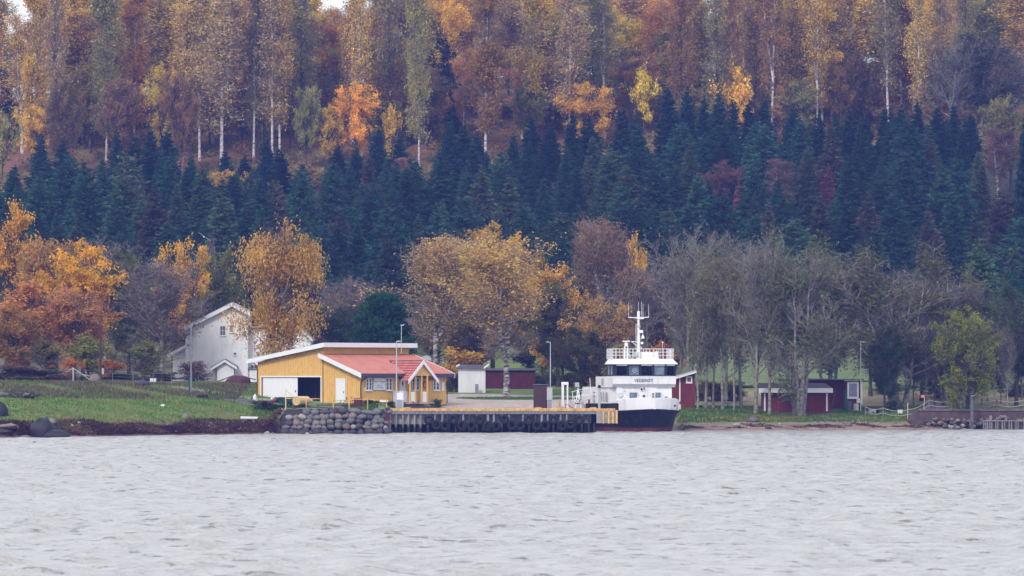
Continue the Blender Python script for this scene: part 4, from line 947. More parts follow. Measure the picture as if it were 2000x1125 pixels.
MB().b(dx0, dx0 + .05, -.1, -.028, .1, 2.42).b(dx1 - .05, dx1, -.1, -.028, .1, 2.42).b(dx0 + .05, dx1 - .05, -.1, -.028, 2.35, 2.42).build('door_frame', YELLOW, dd)
cx = (dx0 + dx1) / 2; MB().prism([(cx, -.095, 1.6), (cx + .13, -.095, 1.85), (cx, -.095, 2.15), (cx - .13, -.095, 1.85)], (0, .004, 0)).build('diamond_window', PANE, dd)
MB().b(upx(862), upx(867), -.08, -.03, 1.15, 2.0).build('notice_board', WHITE, YB)
# porch with its own little gable
pa = upx(822, -1.4); pw = 1.85; ph = 4.05
zz_ = lambda x: ph - abs(x - pa) * (1.75 / pw)
yback = lambda h: (h - 2.86) * (V1 + .6) / (4.82 - 2.86) - .6
tl = MB()
for s_ in (-1, 1):
    xe = pa + s_ * (pw + .1); ze = zz_(xe)
    tl.prism([(pa, -1.75, ph + .06), (xe, -1.75, ze + .06), (xe, yback(max(ze, 2.9)) , ze + .06), (pa, yback(ph), ph + .06)], (0, 0, -.1))
PRF = tl.build('porch_roof', REDTILE, YB)
rr_ = MB()
for s_ in (-1, 1):
    for q in range(1, 8):
        x_ = pa + s_ * (pw + .1) * q / 7.5; z_ = zz_(x_); rr_.beam((x_, -1.75, z_ + .08), (x_, yback(max(z_, 2.9)), z_ + .08), .06, .07)
rr_.build('tile_row', mat('tile_edge', (.24, .04, .045), .8), PRF, kind='stuff')
vv_ = MB(); vv_.beam((pa, yback(ph), ph + .09), (pa - pw - .1, yback(2.9), zz_(pa - pw - .1) + .12), .12, .05); vv_.b(pa - .06, pa + .06, -1.7, yback(ph), ph + .055, ph + .11); vv_.build('valley_flashing', mat('gutter_dark', (.05, .045, .09)), PRF)
bb = MB()
for s_ in (-1, 1):
    xe = pa + s_ * (pw + .22); ze = zz_(xe)
    bb.prism([(pa, -1.82, ph + .14), (xe, -1.82, ze + .14), (xe, -1.82, ze - .26), (pa, -1.82, ph - .26)], (0, .06, 0))
bb.build('porch_bargeboard', WHITE, PRF)
gb = MB().prism([(pa - pw + .25, -1.55, 2.62), (pa + pw - .25, -1.55, 2.62), (pa, -1.55, ph - .1)], (0, .06, 0)); gb.build('porch_gable', YELLOW, YB)
for xp in (801, 811.5, 823.5, 834.5):
    x_ = upx(xp, -1.5); MB().b(x_ - .06, x_ + .06, -1.56, -1.44, 0, 2.7).build('porch_post', YELLOW, YB)
MB().b(pa - pw, pa + pw, -1.56, 0, -.15, .0).build('porch_floor', CONC, YB)
pn = MB(); x_ = upx(824.5, -1.5); x2 = upx(834, -1.5); pn.b(x_ + .05, x2 - .08, -1.53, -1.48, .03, 1.05); pn.build('porch_panel', WHITE, YB)
pn = MB(); x_ = upx(802, -1.5); x2 = upx(811, -1.5); pn.b(x_ + .05, x2 - .08, -1.53, -1.48, .03, 1.05); pn.build('porch_panel', WHITE, YB)
gl = mat('frosted_glass', (.45, .47, .52), .4)
for a, b in ((768.5, 773.5), (774, 778.5), (779, 787.5), (788, 795.5)):
    MB().b(upx(a, -1.2), upx(b, -1.2), -1.23, -1.18, .05, 1.12).build('screen_panel', gl if a != 779 else WHITE, YB)
lb = MB(); xl = upx(829.5, 0); lb.torus((xl, -.12, 1.75), .30, .075, (0, 1, 0), 18, 6)
lbo = lb.build('lifebuoy', mat('faded_red', (.42, .10, .06), .6), smooth=True); lbo.location = (BX0, BY0, BZ); lbo.rotation_euler = (0, 0, math.radians(45))
tag(lbo, 'red lifebuoy hanging on the porch wall of the yellow building', 'lifebuoy')

# antenna mast on the roof with a gull
AM = empty('roof_mast', (PX(784, 506), 506, PZ(690, 506)), 0, 'thin white mast on the red roof with a gull perched on top', 'mast')
MB().tube((0, 0, 0), (0, 0, PZ(636, 506) - PZ(690, 506)), .035).build('pole', STEEL, AM)
def gull(name, loc, rz, sc, flying, label):
    e = empty(name, loc, rz, label, 'gull'); m = MB()
    pr = [(-.22, .01), (-.14, .05), (0, .075), (.1, .06), (.15, .045)]
    for i in range(4): m.tube((pr[i][0], 0, 0 + (.02 if flying else .1 * (pr[i][0] + .2))), (pr[i + 1][0], 0, .02 if flying else .1 * (pr[i + 1][0] + .2)), pr[i][1], pr[i + 1][1], 8)
    m.rock((.2, 0, .05 if flying else .11), (.1, .08, .08), rt, 7, 5, .02)
    m.build('body', WHITE, e, smooth=True)
    MB().tube((.24, 0, .05 if flying else .11), (.31, 0, .03 if flying else .1), .012, .004, 5).build('beak', ORANGEY, e)
    wg = MB()
    if flying:
        for s_ in (-1, 1):
            wg.prism([(.1, s_ * .05, .04), (.12, s_ * .32, .10), (.02, s_ * .68, .06), (-.04, s_ * .4, .06), (-.08, s_ * .05, .03)], (0, 0, .012))
    else: wg.prism([(.1, -.08, .05), (.1, .08, .05), (-.24, .03, .0), (-.24, -.03, .0)], (0, 0, .06))
    wg.build('wings', mat('gull_grey', (.45, .46, .5)), e); MB().prism([(-.2, -.02, .0), (-.2, .02, .0), (-.33, .05, .0), (-.33, -.05, .0)], (0, 0, .012)).build('tail', WHITE, e)
    if not flying: MB().tube((0, .03, -.1), (0, .03, 0), .008, n=4).tube((0, -.03, -.1), (0, -.03, 0), .008, n=4).build('legs', ORANGEY, e)
    e.scale = (sc, sc, sc); return e
gull('gull', (PX(786, 506), 506, PZ(635.5, 506)), math.radians(20), .85, False, 'white gull perched on the mast above the red roof')
gf = gull('gull', P(398, 463, 480), 0, 1.0, True, 'white gull flying with spread wings before the dark spruces')
gf.rotation_euler = (math.radians(35), 0, math.radians(-90)); gf.rotation_euler = Matrix.Rotation(math.radians(38), 3, 'Y').to_euler(); gf.rotation_euler.rotate(Matrix.Rotation(0, 3, 'Z'))
gf.rotation_euler = (Matrix.Rotation(math.radians(35), 3, 'Y') @ Matrix.Rotation(math.radians(-80), 3, 'Z')).to_euler()

# ------------------------------------------------------------------ camera-facing facades given by photo pixels at a distance
class Facade:
    def __init__(s, name, px, py, Y, label, cat='building', rz=0):
        s.o = P(px, py, Y); s.Y = Y; s.e = empty(name, s.o, rz, label, cat)
    def x(s, px): return PX(px, s.Y) - s.o.x
    def z(s, py): return PZ(py, s.Y) - s.o.z
    def poly(s, name, pts, depth, m, y0=0, parent=None, **kw):
        q = [(s.x(a), y0, s.z(b)) for a, b in pts]
        return MB().prism(q, (0, depth, 0)).build(name, m, parent or s.e, **kw)
    def band(s, name, pts, th, y0, y1, m, parent=None):
        """roof slab following a line of photo points, th metres thick (down)"""
        mb = MB()
        for (a, b), (c, d) in zip(pts[:-1], pts[1:]):
            mb.prism([(s.x(a), y0, s.z(b)), (s.x(c), y0, s.z(d)), (s.x(c), y0, s.z(d) - th), (s.x(a), y0, s.z(b) - th)], (0, y1 - y0, 0))
        return mb.build(name, m, parent or s.e)
    def box(s, name, a, b, c, d, y0, y1, m, parent=None):
        return MB().b(s.x(a), s.x(b), y0, y1, s.z(d), s.z(c)).build(name, m, parent or s.e)
    def win(s, a, b, c, d, y=0, **kw): return window(s.e, s.x(a), s.x(b), s.z(d), s.z(c), y, **kw)

HW = mat('weathered_white', (.74, .74, .74), .8, scale=.9, stretch=(1.5, 1.5, .7), col2=(.58, .57, .55), thr=(.48, .8))
H = Facade('white_house', 425, 750, 548, 'tall white two-storey house with gabled roof and dark chimney pots behind the orange birch')
H.poly('wall', [(362, 762), (362, 642), (453, 597), (484, 612), (484, 762)], 8, HW)
H.poly('side_wing', [(484, 762), (484, 642), (583, 641), (606, 664), (606, 762)], 6, HW, y0=1.2)
H.poly('lean_to', [(337, 762), (337, 690), (362, 678), (362, 762)], 6, HW, y0=.4)
rf = H.band('roof', [(356, 640), (453, 590), (489, 609)], .12, -.5, 8.4, LTROOF)
H.band('bargeboard', [(356, 641.5), (453, 592), (489, 611)], .38, -.56, -.5, WHITE, rf)
MB().b(H.x(399), H.x(403), 4.2, 4.6, H.z(615), H.z(599)).build('chimney', DARK, rf); MB().b(H.x(411), H.x(415), 4.2, 4.6, H.z(610), H.z(597)).build('chimney', DARK, rf)
MB().b(H.x(398), H.x(404), 4.15, 4.65, H.z(599), H.z(598)).b(H.x(410), H.x(416), 4.15, 4.65, H.z(597), H.z(595.5)).build('chimney_cap', DARK, rf)
rf2 = H.band('lean_to_roof', [(325, 691), (362, 672)], .12, 0, 6.4, GREYROOF); H.band('bargeboard', [(325, 693), (372, 668.5)], .34, -.05, 0, WHITE, rf2)
rf3 = H.band('wing_roof', [(484, 637), (583, 636), (610, 662)], .15, .8, 7.5, LTROOF); H.band('bargeboard', [(550, 638), (583, 637.5), (610, 663.5)], .25, .75, .8, WHITE, rf3)
P_ = H.poly('porch', [(426, 762), (426, 717), (442, 706), (458, 717), (458, 762)], 1.8, HW, y0=-1.8)
pr_ = H.band('porch_roof', [(414, 717), (441, 701), (465, 715)], .1, -2.2, .1, GREYROOF); H.band('bargeboard', [(414, 719), (441, 702.5), (465, 717)], .28, -2.25, -2.2, WHITE, pr_)
MB().b(H.x(431), H.x(453), -1.86, -1.8, H.z(742), H.z(712)).build('porch_door', WHITE, H.e)
rp = MB(); rp.prism([(H.x(426), -2.6, H.z(762)), (H.x(426), -2.6, H.z(748)), (H.x(458), -2.6, H.z(736)), (H.x(502), -2.6, H.z(742)), (H.x(502), -2.6, H.z(762))], (0, .5, 0)); rp.build('stair_wall', HW, H.e)
rl = MB(); rl.path([(H.x(427), -2.6, H.z(745)), (H.x(460), -2.6, H.z(733)), (H.x(502), -2.6, H.z(741))], .06); rl.build('handrail', GREYROOF, H.e)
H.box('low_wall', 462, 506, 722, 746, .4, 1.2, HW); H.box('low_wall_cap', 461, 507, 720, 722, .3, 1.25, GREYROOF)
H.win(429, 441, 636, 656, cols=2, rows=2, fr=.07); H.win(448, 457, 634, 650, cols=1, rows=1, fr=.1); H.win(487, 503, 712, 721, y=1.15, cols=2, rows=1, fr=.08); H.win(456, 462, 688, 694, cols=1, rows=1, fr=.05); H.win(524, 536, 655, 670, y=1.15, cols=2, rows=2, fr=.06); H.win(560, 572, 662, 678, y=1.15, cols=2, rows=2, fr=.06)
MB().prism([(H.x(449), -.02, H.z(603)), (H.x(457), -.02, H.z(603)), (H.x(453), -.02, H.z(599))], (0, .03, 0)).build('vent', DARK, H.e)
MB().tube((H.x(374), -.1, H.z(642)), (H.x(374), -.1, H.z(750)), .06).build('downpipe', GREYROOF, H.e)
MB().tube((H.x(424), -1.9, H.z(718)), (H.x(424), -1.9, H.z(750)), .04).build('porch_downpipe', GREYROOF, H.e); MB().tube((H.x(460), -1.9, H.z(718)), (H.x(460), -1.9, H.z(750)), .04).build('porch_downpipe', GREYROOF, H.e)

S = Facade('white_shed', 922, 765, 546, 'small white shed with dark lean roof between yellow building and birch', 'shed')
S.poly('wall', [(895, 768), (895, 717), (948, 717), (948, 768)], 3, mat('shed_white', (.60, .61, .63), .75, .08, 1, stretch=(3, 3, .3)))
a = S.band('roof', [(892, 712), (951, 713)], .34, -.4, 3.4, GREYROOF); S.band('verge', [(945, 717), (955, 709.5)], .22, -.46, -.4, WHITE, a); S.band('verge', [(891, 714), (898, 710)], .2, -.46, -.4, WHITE, a)
wv = MB(); wv.tube((S.x(955), 0, S.z(712)), (S.x(955), 0, S.z(704)), .03).b(S.x(952), S.x(956), -.02, .02, S.z(707), S.z(705)); wv.build('weather_vane', STEEL, S.e)
tag(MB().b(PX(928, 545), PX(934.5, 545), 544.6, 545.2, gz(PX(931, 545), 545) - .1, PZ(750, 545)).build('electric_cabinet', mat('cabinet_dark', (.20, .20, .23))), 'small dark grey cabinet standing against the white shed', 'cabinet')
S = Facade('grey_roofed_house', 850, 730, 600, 'low pale house with light grey pitched roof behind the yellow building', 'house')
S.poly('wall', [(830, 760), (830, 712), (880, 712), (880, 760)], 6, mat('dull_wall', (.25, .25, .27)))
MB().prism([(S.x(822), -.5, S.z(697)), (S.x(850), 3, S.z(691)), (S.x(890), -.5, S.z(714)), (S.x(868), -.5, S.z(716))], (0, 0, -.15)).build('roof', LTROOF, S.e)
S = Facade('dark_red_barn', 997, 758, 566, 'long dark red barn behind the big birch trunk', 'barn')
S.poly('wall', [(948, 765), (948, 722), (1046, 722), (1046, 765)], 6, mat('barn_dark_red', (.085, .015, .032), .85, .2, stretch=(2, 2, .3)))
S.band('roof', [(944, 719), (1050, 719)], .25, -.3, 6.3, GREYROOF)
bt = MB()
for i in range(24): x_ = S.x(949 + i * 4.1); bt.b(x_, x_ + .05, -.03, -.001, S.z(763), S.z(723))
bt.build('batten', MATS['barn_dark_red'], S.e, kind='stuff')
# red buildings at the right
S = Facade('red_shed', 1336, 787, 541, 'little red shed with white framed window directly right of the ferry', 'shed')
S.poly('wall', [(1312, 796), (1312, 741), (1324, 737), (1357, 726), (1357, 796)], 4, FALURED)
a = S.band('roof', [(1306, 738), (1324, 733), (1362, 722)], .12, -.5, 4.5, LTROOF); S.band('bargeboard', [(1308, 740), (1362, 724)], .2, -.55, -.5, WHITE, a)
S.win(1340, 1352, 735, 748, cols=1, rows=1, fr=.12); S.box('corner_board', 1326.5, 1329, 738, 784, -.05, -.002, WHITE)
S = Facade('red_boathouse', 1555, 803, 535, 'low long red boathouse with white fascia behind the many-stemmed tree', 'boathouse')
S.poly('wall', [(1491, 810), (1491, 765), (1620, 765), (1620, 810)], 5, FALURED)
RFF = mat('boathouse_roof', (.075, .045, .07), .9)
MB().prism([(S.x(1482), -.6, S.z(758)), (S.x(1626), -.6, S.z(758)), (S.x(1614), 3, S.z(748)), (S.x(1476), 3, S.z(748))], (0, 0, -.1)).build('roof', RFF, S.e)
S.box('fascia', 1482, 1626, 758, 767, -.66, -.6, WHITE); S.box('corner_board', 1492, 1495.5, 768, 803, -.05, -.002, WHITE); S.box('corner_board', 1613.5, 1616.5, 768, 803, -.05, -.002, WHITE)
bt = MB()
for i in range(38): x_ = S.x(1497 + i * 3.05); bt.b(x_, x_ + .04, -.025, -.001, S.z(803), S.z(767))
bt.build('batten', FALURED, S.e, kind='stuff')
tg = MB()
for px in (1550, 1559, 1568, 1577, 1586): tg.b(S.x(px), S.x(px + 1.6), 1.2, 1.3, S.z(756), S.z(753))
tg.build('roof_bracket', WHITE, S.e)
S = Facade('red_cabin', 1640, 798, 545, 'taller dark red cabin with large white framed window beside the boathouse', 'cabin')
S.poly('wall', [(1560, 806), (1560, 742), (1651, 742), (1651, 806)], 5, FALURED, y0=1.2)
S.poly('bay', [(1651, 806), (1651, 744), (1683, 744), (1683, 806)], 4, FALURED)
S.band('roof', [(1556, 739), (1687, 740)], .14, -.4, 6.5, GREYROOF)
S.win(1655, 1677, 746, 778, cols=1, rows=1, fr=.17, pane_m=mat('pane_sky', (.16, .17, .27), .1, spec=.6))
S.box('corner_board', 1680, 1684.5, 742, 790, -.06, -.003, WHITE); S.box('lower_panel', 1673, 1680, 778, 787, -.08, -.003, WHITE); S.box('corner_board', 1648.5, 1650.5, 744, 800, 1.14, 1.197, WOODG)
MB().tube((S.x(1623), .9, S.z(803)), (S.x(1634), .9, S.z(760)), .03).build('leaning_pole', WOODG, S.e)
for px, w_, h0, h1, m_, lb_, nm in ((1658, 10, 784, 802, mat('barrel_blue', (.09, .12, .17), .5), 'blue-grey barrel in front of the red cabin', 'barrel'), (1672, 10, 788, 803, mat('bucket_pale', (.5, .46, .38)), 'pale tub beside the blue-grey barrel', 'tub'), (1652, 6, 762, 800, mat('gas_green', (.03, .09, .08), .5), 'tall dark green gas bottle against the red cabin corner', 'gas bottle')):
    o = P(px, h1, 541); zb = gz(o.x, 541); r_ = w_ / 2 * .0541; e = empty(nm.replace(' ', '_'), (o.x, 541, zb), 0, lb_, nm); hh = max(.5, PZ(h0, 541) - zb)
    MB().tube((0, 0, -.05), (0, 0, hh * .92), r_, n=14).build('body', m_, e); MB().tube((0, 0, hh * .92), (0, 0, hh), r_ * .85, n=14).torus((0, 0, hh * .3), r_, .02, (0, 0, 1), 14, 4).torus((0, 0, hh * .65), r_, .02, (0, 0, 1), 14, 4).build('lid', m_, e)

# ------------------------------------------------------------------ stone wall
SW = empty('stone_wall', (PX(650, 488), 488, 0), 0, 'retaining wall of rounded boulders below the yellow building', 'wall')
STM = [mat('stone_%s' % n, c, .9, .25, 2.5, bump=.3) for n, c in (('grey', (.125, .12, .125)), ('warm', (.17, .14, .125)), ('dark', (.06, .055, .065)), ('pink', (.165, .11, .10)), ('pale', (.26, .24, .22)), ('wet_dark', (.028, .028, .034)))]
STM[5] = mat('stone_wet_rough', (.022, .022, .028), .7, .5, 1.2, bump=.6)
rk = random.Random(4)
protos = [[MB().rock((0, 0, 0), (1, 1, 1), rk, 9, 6, .13).mesh('stone', m_, True) for _ in range(3)] for m_ in STM]
def stone(parent, x, y, z, sx, sy, sz, mi, name='stone'):
    o = mobj(name, protos[mi][rk.randrange(3)], parent, (x, y, z)); o.scale = (sx, sy, sz); o.rotation_euler = (rk.uniform(-.2, .2), rk.uniform(-.25, .25), rk.uniform(0, 6.28)); return o
ox = PX(650, 488)
xl, xr = PX(548, 488) - ox, PX(754, 488) - ox
row = 0; z = .12
while z < 2.45:
    x = xl + (z * .55) * .2 + rk.uniform(0, .3); hrow = rk.uniform(.36, .66)
    while x < xr:
        wd = rk.uniform(.36, 1.0) if z < 1.9 else rk.uniform(.6, 1.5)
        mi = 2 if z < .35 else rk.choice([0, 0, 1, 1, 2, 3, 4, 0] if z < 1.9 else [0, 2, 2, 0])
        if not (x < xl + 1.2 and z > 2.1): stone(SW, x + wd / 2, -.5 + .32 * z + rk.uniform(-.1, .1), z + rk.uniform(-.15, .15), wd * 1.15, .8, hrow * rk.uniform(.9, 1.45), mi)
        x += wd * .93
    z += hrow * .88; row += 1
MB().prism([(xl - .5, .05, -.8), (xr, .05, -.8), (xr, .85, 2.35), (xl + .3, .85, 2.25)], (0, .5, 0)).build('earth_core', mat('earth_dark', (.035, .03, .035)), SW)
MB().b(xr - .05, xr + .35, -.45, .3, -.5, 2.5).build('corner_post', mat('rusty_dark', (.06, .02, .04)), SW)

# ------------------------------------------------------------------ quay
PILE = mat('pile_timber', (.15, .145, .155), .9, col2=(.36, .34, .35), scale=1.6, stretch=(4, 4, .5), thr=(.4, .7))
t = PILE.node_tree; p = t.nodes['Principled BSDF']; old = p.inputs['Base Color'].links[0].from_socket       # tide mark: dark wet algae on the lower metre
g = t.nodes.new('ShaderNodeNewGeometry'); sx = t.nodes.new('ShaderNodeSeparateXYZ'); mr = t.nodes.new('ShaderNodeMapRange'); mr.inputs['From Min'].default_value = .45; mr.inputs['From Max'].default_value = 1.0
mm = t.nodes.new('ShaderNodeMix'); mm.data_type = 'RGBA'; mm.inputs['A'].default_value = (.025, .022, .028, 1)
t.links.new(g.outputs['Position'], sx.inputs[0]); t.links.new(sx.outputs['Z'], mr.inputs['Value']); t.links.new(mr.outputs[0], mm.inputs['Factor']); t.links.new(old, mm.inputs['B']); t.links.new(mm.outputs['Result'], p.inputs['Base Color'])
QY = 497.0; qx0, qx1 = PX(757, QY), PX(1206, QY); QZ = 2.25; qe = PX(1165, QY)
Q = empty('quay', (0, QY, 0), 0, 'long timber quay with orange edge beam and rows of hanging tyres', 'quay')
MB().b(qx0, qe + .5, 0, 3.4, QZ - .35, QZ - .02).b(qx0, 7, 3.4, 6.0, QZ - .35, QZ - .1).b(7, qx1 - .1, 3.4, 5.5, QZ - .4, QZ - .05).build('deck', CONC, Q)
n_ = 24
for i in range(n_):
    x0 = qx0 + (qx1 - .2 - qx0) * i / n_; x1 = qx0 + (qx1 - .2 - qx0) * (i + 1) / n_ - .03
    MB().b(x0, x1, -.06 + rk.uniform(-.02, .02), .38, QZ - .12, QZ + .14 + rk.uniform(-.02, .02)).build('edge_beam', ORANGEY, Q)
MB().b(qx0, qe, -.02, .3, QZ - .42, QZ - .13).build('cap_beam', WOODG, Q)
MB().b(qx0 + .1, PX(846, QY), .55, .7, .85, QZ - .42).build('back_panel', CONC, Q)
MB().b(PX(846, QY), PX(1155, QY), .7, .85, .95, QZ - .42).build('back_panel', mat('back_grey', (.14, .135, .15)), Q)
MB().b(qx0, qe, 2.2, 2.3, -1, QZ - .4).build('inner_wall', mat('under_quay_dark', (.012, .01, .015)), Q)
x = qx0 + .25
while x < qe - .3:
    ln = rk.choice([-1.0, -1.0, -1.0, .3]) if x > PX(850, QY) else -1
    m_ = MB().tube((x + rk.uniform(-.04, .04), .16, ln), (x, .16, QZ - .42), rk.uniform(.09, .13), n=8); m_.build('pile', PILE if rk.random() < .75 else WOODD, Q); x += rk.uniform(.52, .78)
wet = MB()
x = qx0 + .3
while x < qe: wet.tube((x, .9, -1), (x, .9, 1.0), .12, n=6); x += .9
wet.build('rear_piles', WOODD, Q)
# end block with yellow fender beams
eb = MB().b(qe, qx1 - .12, -.05, 3.2, .95, QZ - .13).build('end_block', mat('steel_grey_worn', (.24, .22, .20), .8, .3, 2), Q)
for px in (1178.5, 1189, 1197, 1204.5): 
    x_ = PX(px, QY); MB().b(x_ - .085, x_ + .085, -.16, -.052, .92, QZ - .02).build('fender_beam', ORANGEY, Q)
tn = [(388, 240), (450, 280), (520, 285), (582, 235), (650, 285), (722, 285), (785, 240), (850, 290), (915, 290), (980, 235), (1040, 280), (1105, 285), (1170, 240), (1235, 285), (1300, 285), (1365, 240), (1430, 285), (1497, 270), (1565, 240)]
tm = MB().torus((0, 0, 0), .335, .145, (0, 1, 0), 22, 8).mesh('tyre', BLACK, True)
up_i = lo_i = 0; nth = ['leftmost', 'second', 'third', 'fourth', 'fifth', 'sixth', 'seventh', 'eighth', 'ninth', 'tenth', 'eleventh', 'twelfth']
for i, (zx, zy) in enumerate(tn):
    px, py = 740 + zx / 4, 760 + zy / 4; upper = zy < 250
    loc = P(px, py, QY - .22)
    e = empty('tyre', loc, rk.uniform(-.15, .15), None, 'tyre', 'tyres hanging on the quay front')
    if upper: lb_ = 'black tyre in the upper row on the quay front, %s from the left' % nth[up_i]; up_i += 1
    else: lb_ = 'black tyre in the lower row on the quay front, %s from the left' % nth[lo_i]; lo_i += 1
    e['label'] = lb_.replace('leftmost from the left', 'nearest to the stone wall'); k_ = rk.uniform(.95, 1.12)
    t1 = mobj('rubber_ring', tm, e); t1.scale = (k_ * .98, 1.15, k_ * 1.04)
    top_ = QZ - .15 - loc.z
    MB().tube((-.1, 0, .4), (-.18, .1, top_), .012, n=4).tube((.1, 0, .4), (.2, .1, top_), .012, n=4).build('rope', DROPE, e)
for px, lb_ in ((795, 'left end of the quay'), (888, 'middle of the quay'), (1051, 'foot of the brown kiosk'), (1091, 'quay left of the white gantry'), (1158, 'quay near the ferry bow')):
    o = P(px, 798, QY + .3); e = MB().prism([(-.45, 0, 0), (.45, 0, 0), (.25, 0, .14), (-.2, 0, .14)], (0, .3, 0)).build('mooring_cleat', ORANGEY); e.location = (o.x, QY + .05, QZ + .12)
    tag(e, 'low orange mooring cleat on the edge beam at the ' + lb_, 'cleat', 'orange cleats along the quay edge')

# props on the quay
K = empty('brown_kiosk', (PX(1056, 500), 500, QZ), 0, 'narrow dark brown wooden kiosk standing on the quay', 'kiosk')
kx0, kx1 = PX(1042, 500) - K.location.x, PX(1069, 500) - K.location.x; kh = PZ(752, 500) - QZ
MB().b(kx0, kx1, 0, 1.3, -.05, kh).build('wall', BROWN, K); MB().b(kx0 - .06, kx1 + .06, -.1, 1.4, kh, kh + .08).build('roof', GREYROOF, K)
m_ = MB()
for i in range(9): m_.b(kx0 + .05 + i * .15, kx0 + .09 + i * .15, -.02, -.001, 0, kh)
m_.build('batten', BROWN, K, kind='stuff')
def lamp(name, px, ptop, Y, zb, arm, label, r=.045, head=.5, m_=None):
    e = empty(name, (PX(px, Y), Y, zb), 0, label, 'lamp post'); h_ = PZ(ptop, Y) - zb
    MB().tube((0, 0, -.2), (0, 0, h_), r * 1.3, r * .8).build('pole', m_ or STEEL, e)
    if arm:
        MB().tube((0, 0, h_ - .03), (arm, 0, h_), r * .7).build('arm', m_ or STEEL, e)
        MB().b(arm - head / 2 * (1 if arm > 0 else -1) - .1, arm + head / 2, -.12, .12, h_ - .02, h_ + .07).build('lamp_head', m_ or STEEL, e)
    return e
lamp('lamp_post', 1075, 668, 500.5, QZ, -.45, 'slim grey lamp post behind the grey cabinet on the quay')
e = empty('electric_cabinet', (PX(1073.5, 499.6), 499.6, QZ), 0, 'pale grey cabinet on a pedestal at the lamp post foot', 'cabinet')
MB().b(-.27, .27, -.15, .2, .95, 2.15).build('box', CAB, e); MB().b(-.18, .2, -.1, .15, -.05, .95).build('pedestal', mat('ped_grey', (.22, .22, .25)), e); MB().b(-.29, .29, -.18, .22, 2.15, 2.2).build('lid', CAB, e)
e = empty('gantry', (PX(1103.5, 502), 502, QZ), 0, 'white steel gantry frame standing on the quay', 'gantry'); hh = PZ(746, 502) - QZ
MB().b(-.34, -.1, -.1, .15, -.05, hh - .28).build('post', WHITE, e); MB().b(.17, .32, -.08, .12, -.05, hh - .28).build('post', WHITE, e); MB().b(-.36, .34, -.12, .17, hh - .28, hh).build('crossbeam', WHITE, e)
MB().tube((-.0, 0, hh - .3), (.12, 0, hh - .5), .07).build('pulley', PIPE, e)
MB().b(-.42, -.05, -.2, .2, -.05, .25).build('foot', ORANGEY, e)
e = empty('yellow_bollard', (PX(1093, 503), 503, QZ), 0, 'short yellow bollard left of the white gantry', 'bollard'); MB().tube((0, 0, -.05), (0, 0, .9), .1).build('post', CREAM, e); MB().tube((0, 0, .9), (0, 0, .98), .14).build('cap', CREAM, e)
e = empty('red_bollard', (PX(1150.5, 503.5), 503.5, QZ), 0, 'small dark red bollard behind the sloping gangway', 'bollard'); MB().tube((0, 0, -.05), (0, 0, 1.0), .1).build('post', mat('dark_red_paint', (.25, .02, .03)), e); MB().tube((0, 0, .95), (0, 0, 1.05), .14).build('cap', MATS['dark_red_paint'], e)
# gangway A-frame and ramp
e = empty('gangway', (PX(1130, 501), 501, QZ), 0, 'white gangway with A-frame and railings leading to the ferry', 'gangway')
def L_(px, py, y=0.0): o = P(px, py, 501 + y); return (o.x - e.location.x, y, o.z - QZ)
m_ = MB()
for a, b in (((1129, 755), (1124, 798)), ((1129, 755), (1135, 800)), ((1126, 757), (1126, 775)), ((1122, 783), (1136, 783)), ((1128, 770), (1133, 786))): m_.beam(L_(*a), L_(*b), .11, .11)
m_.build('a_frame', WHITE, e); MB().b(L_(1123, 752)[0], L_(1131, 752)[0], -.15, .15, L_(0, 756)[2], L_(0, 747)[2]).build('winch_box', CAB, e)
m_ = MB()
for a, b in (((1117, 765), (1152, 757)), ((1119, 775), (1165, 769)), ((1118, 785), (1123, 785)), ((1152, 757), (1156, 770)), ((1153, 757), (1152, 738)), ((1118, 765), (1119, 787)), ((1119, 773), (1125, 785)), ((1137, 772), (1141, 768))): m_.beam(L_(*a), L_(*b), .05, .05)
m_.build('handrail', WHITE, e)
m_ = MB(); m_.beam(L_(1117, 786), L_(1136, 787), .5, .06).beam(L_(1136, 784), L_(1158, 778), .5, .08); m_.build('ramp', CAB, e)
m_ = MB(); m_.beam(L_(1124, 788), L_(1124, 799), .1, .1).beam(L_(1131, 788), L_(1131, 799), .1, .1).beam(L_(1123, 788), L_(1132, 788), .1, .1); m_.build('trestle', DARK, e)
e2 = empty('folding_trestle', (PX(1108, 499.5), 499.5, QZ), 0, 'dark folded trestle lying on the quay beside the gantry', 'trestle')
m_ = MB().beam((-.2, 0, .0), (-.15, 0, .5), .04, .04).beam((-.2, 0, .48), (.15, 0, .5), .04, .04).beam((.1, 0, .5), (.1, 0, .0), .04, .04).build('frame', DARK, e2); MB().beam((.1, 0, .45), (.85, .1, .02), .04, .04).beam((.1, .1, .38), (.7, .2, .02), .04, .04).build('strut', PIPE, e2)
# platform with guard rail between quay and ferry
e = empty('guard_rail', (PX(1166, 504), 504, QZ), 0, 'white guard rail cage beside the ferry bow', 'railing'); m_ = MB()
def L_(px, py, y=0.0): o = P(px, py, 504 + y); return (o.x - e.location.x, y, o.z - QZ)
for px in (1158.5, 1162, 1171, 1174): MB().beam(L_(px, 758), L_(px, 795), .05, .05).build('upright', WHITE, e)
for py in (757, 764, 770, 779): m_.beam(L_(1158, py), L_(1172, py), .04, .04); m_.beam(L_(1162, py), L_(1158, py + 1, 1.5), .04, .04)
m_.build('rail', WHITE, e)
e = empty('mooring_post', (PX(1170.5, 498.5), 498.5, QZ), 0, 'pale grey steel post with lamp on top at the quay end', 'post'); MB().tube((0, 0, -.05), (0, 0, PZ(758, 498.5) - QZ), .12).build('post', CAB, e)
MB().tube((0, -.12, PZ(755, 498.5) - QZ), (0, .1, PZ(755, 498.5) - QZ), .17).build('lamp', DARK, e)
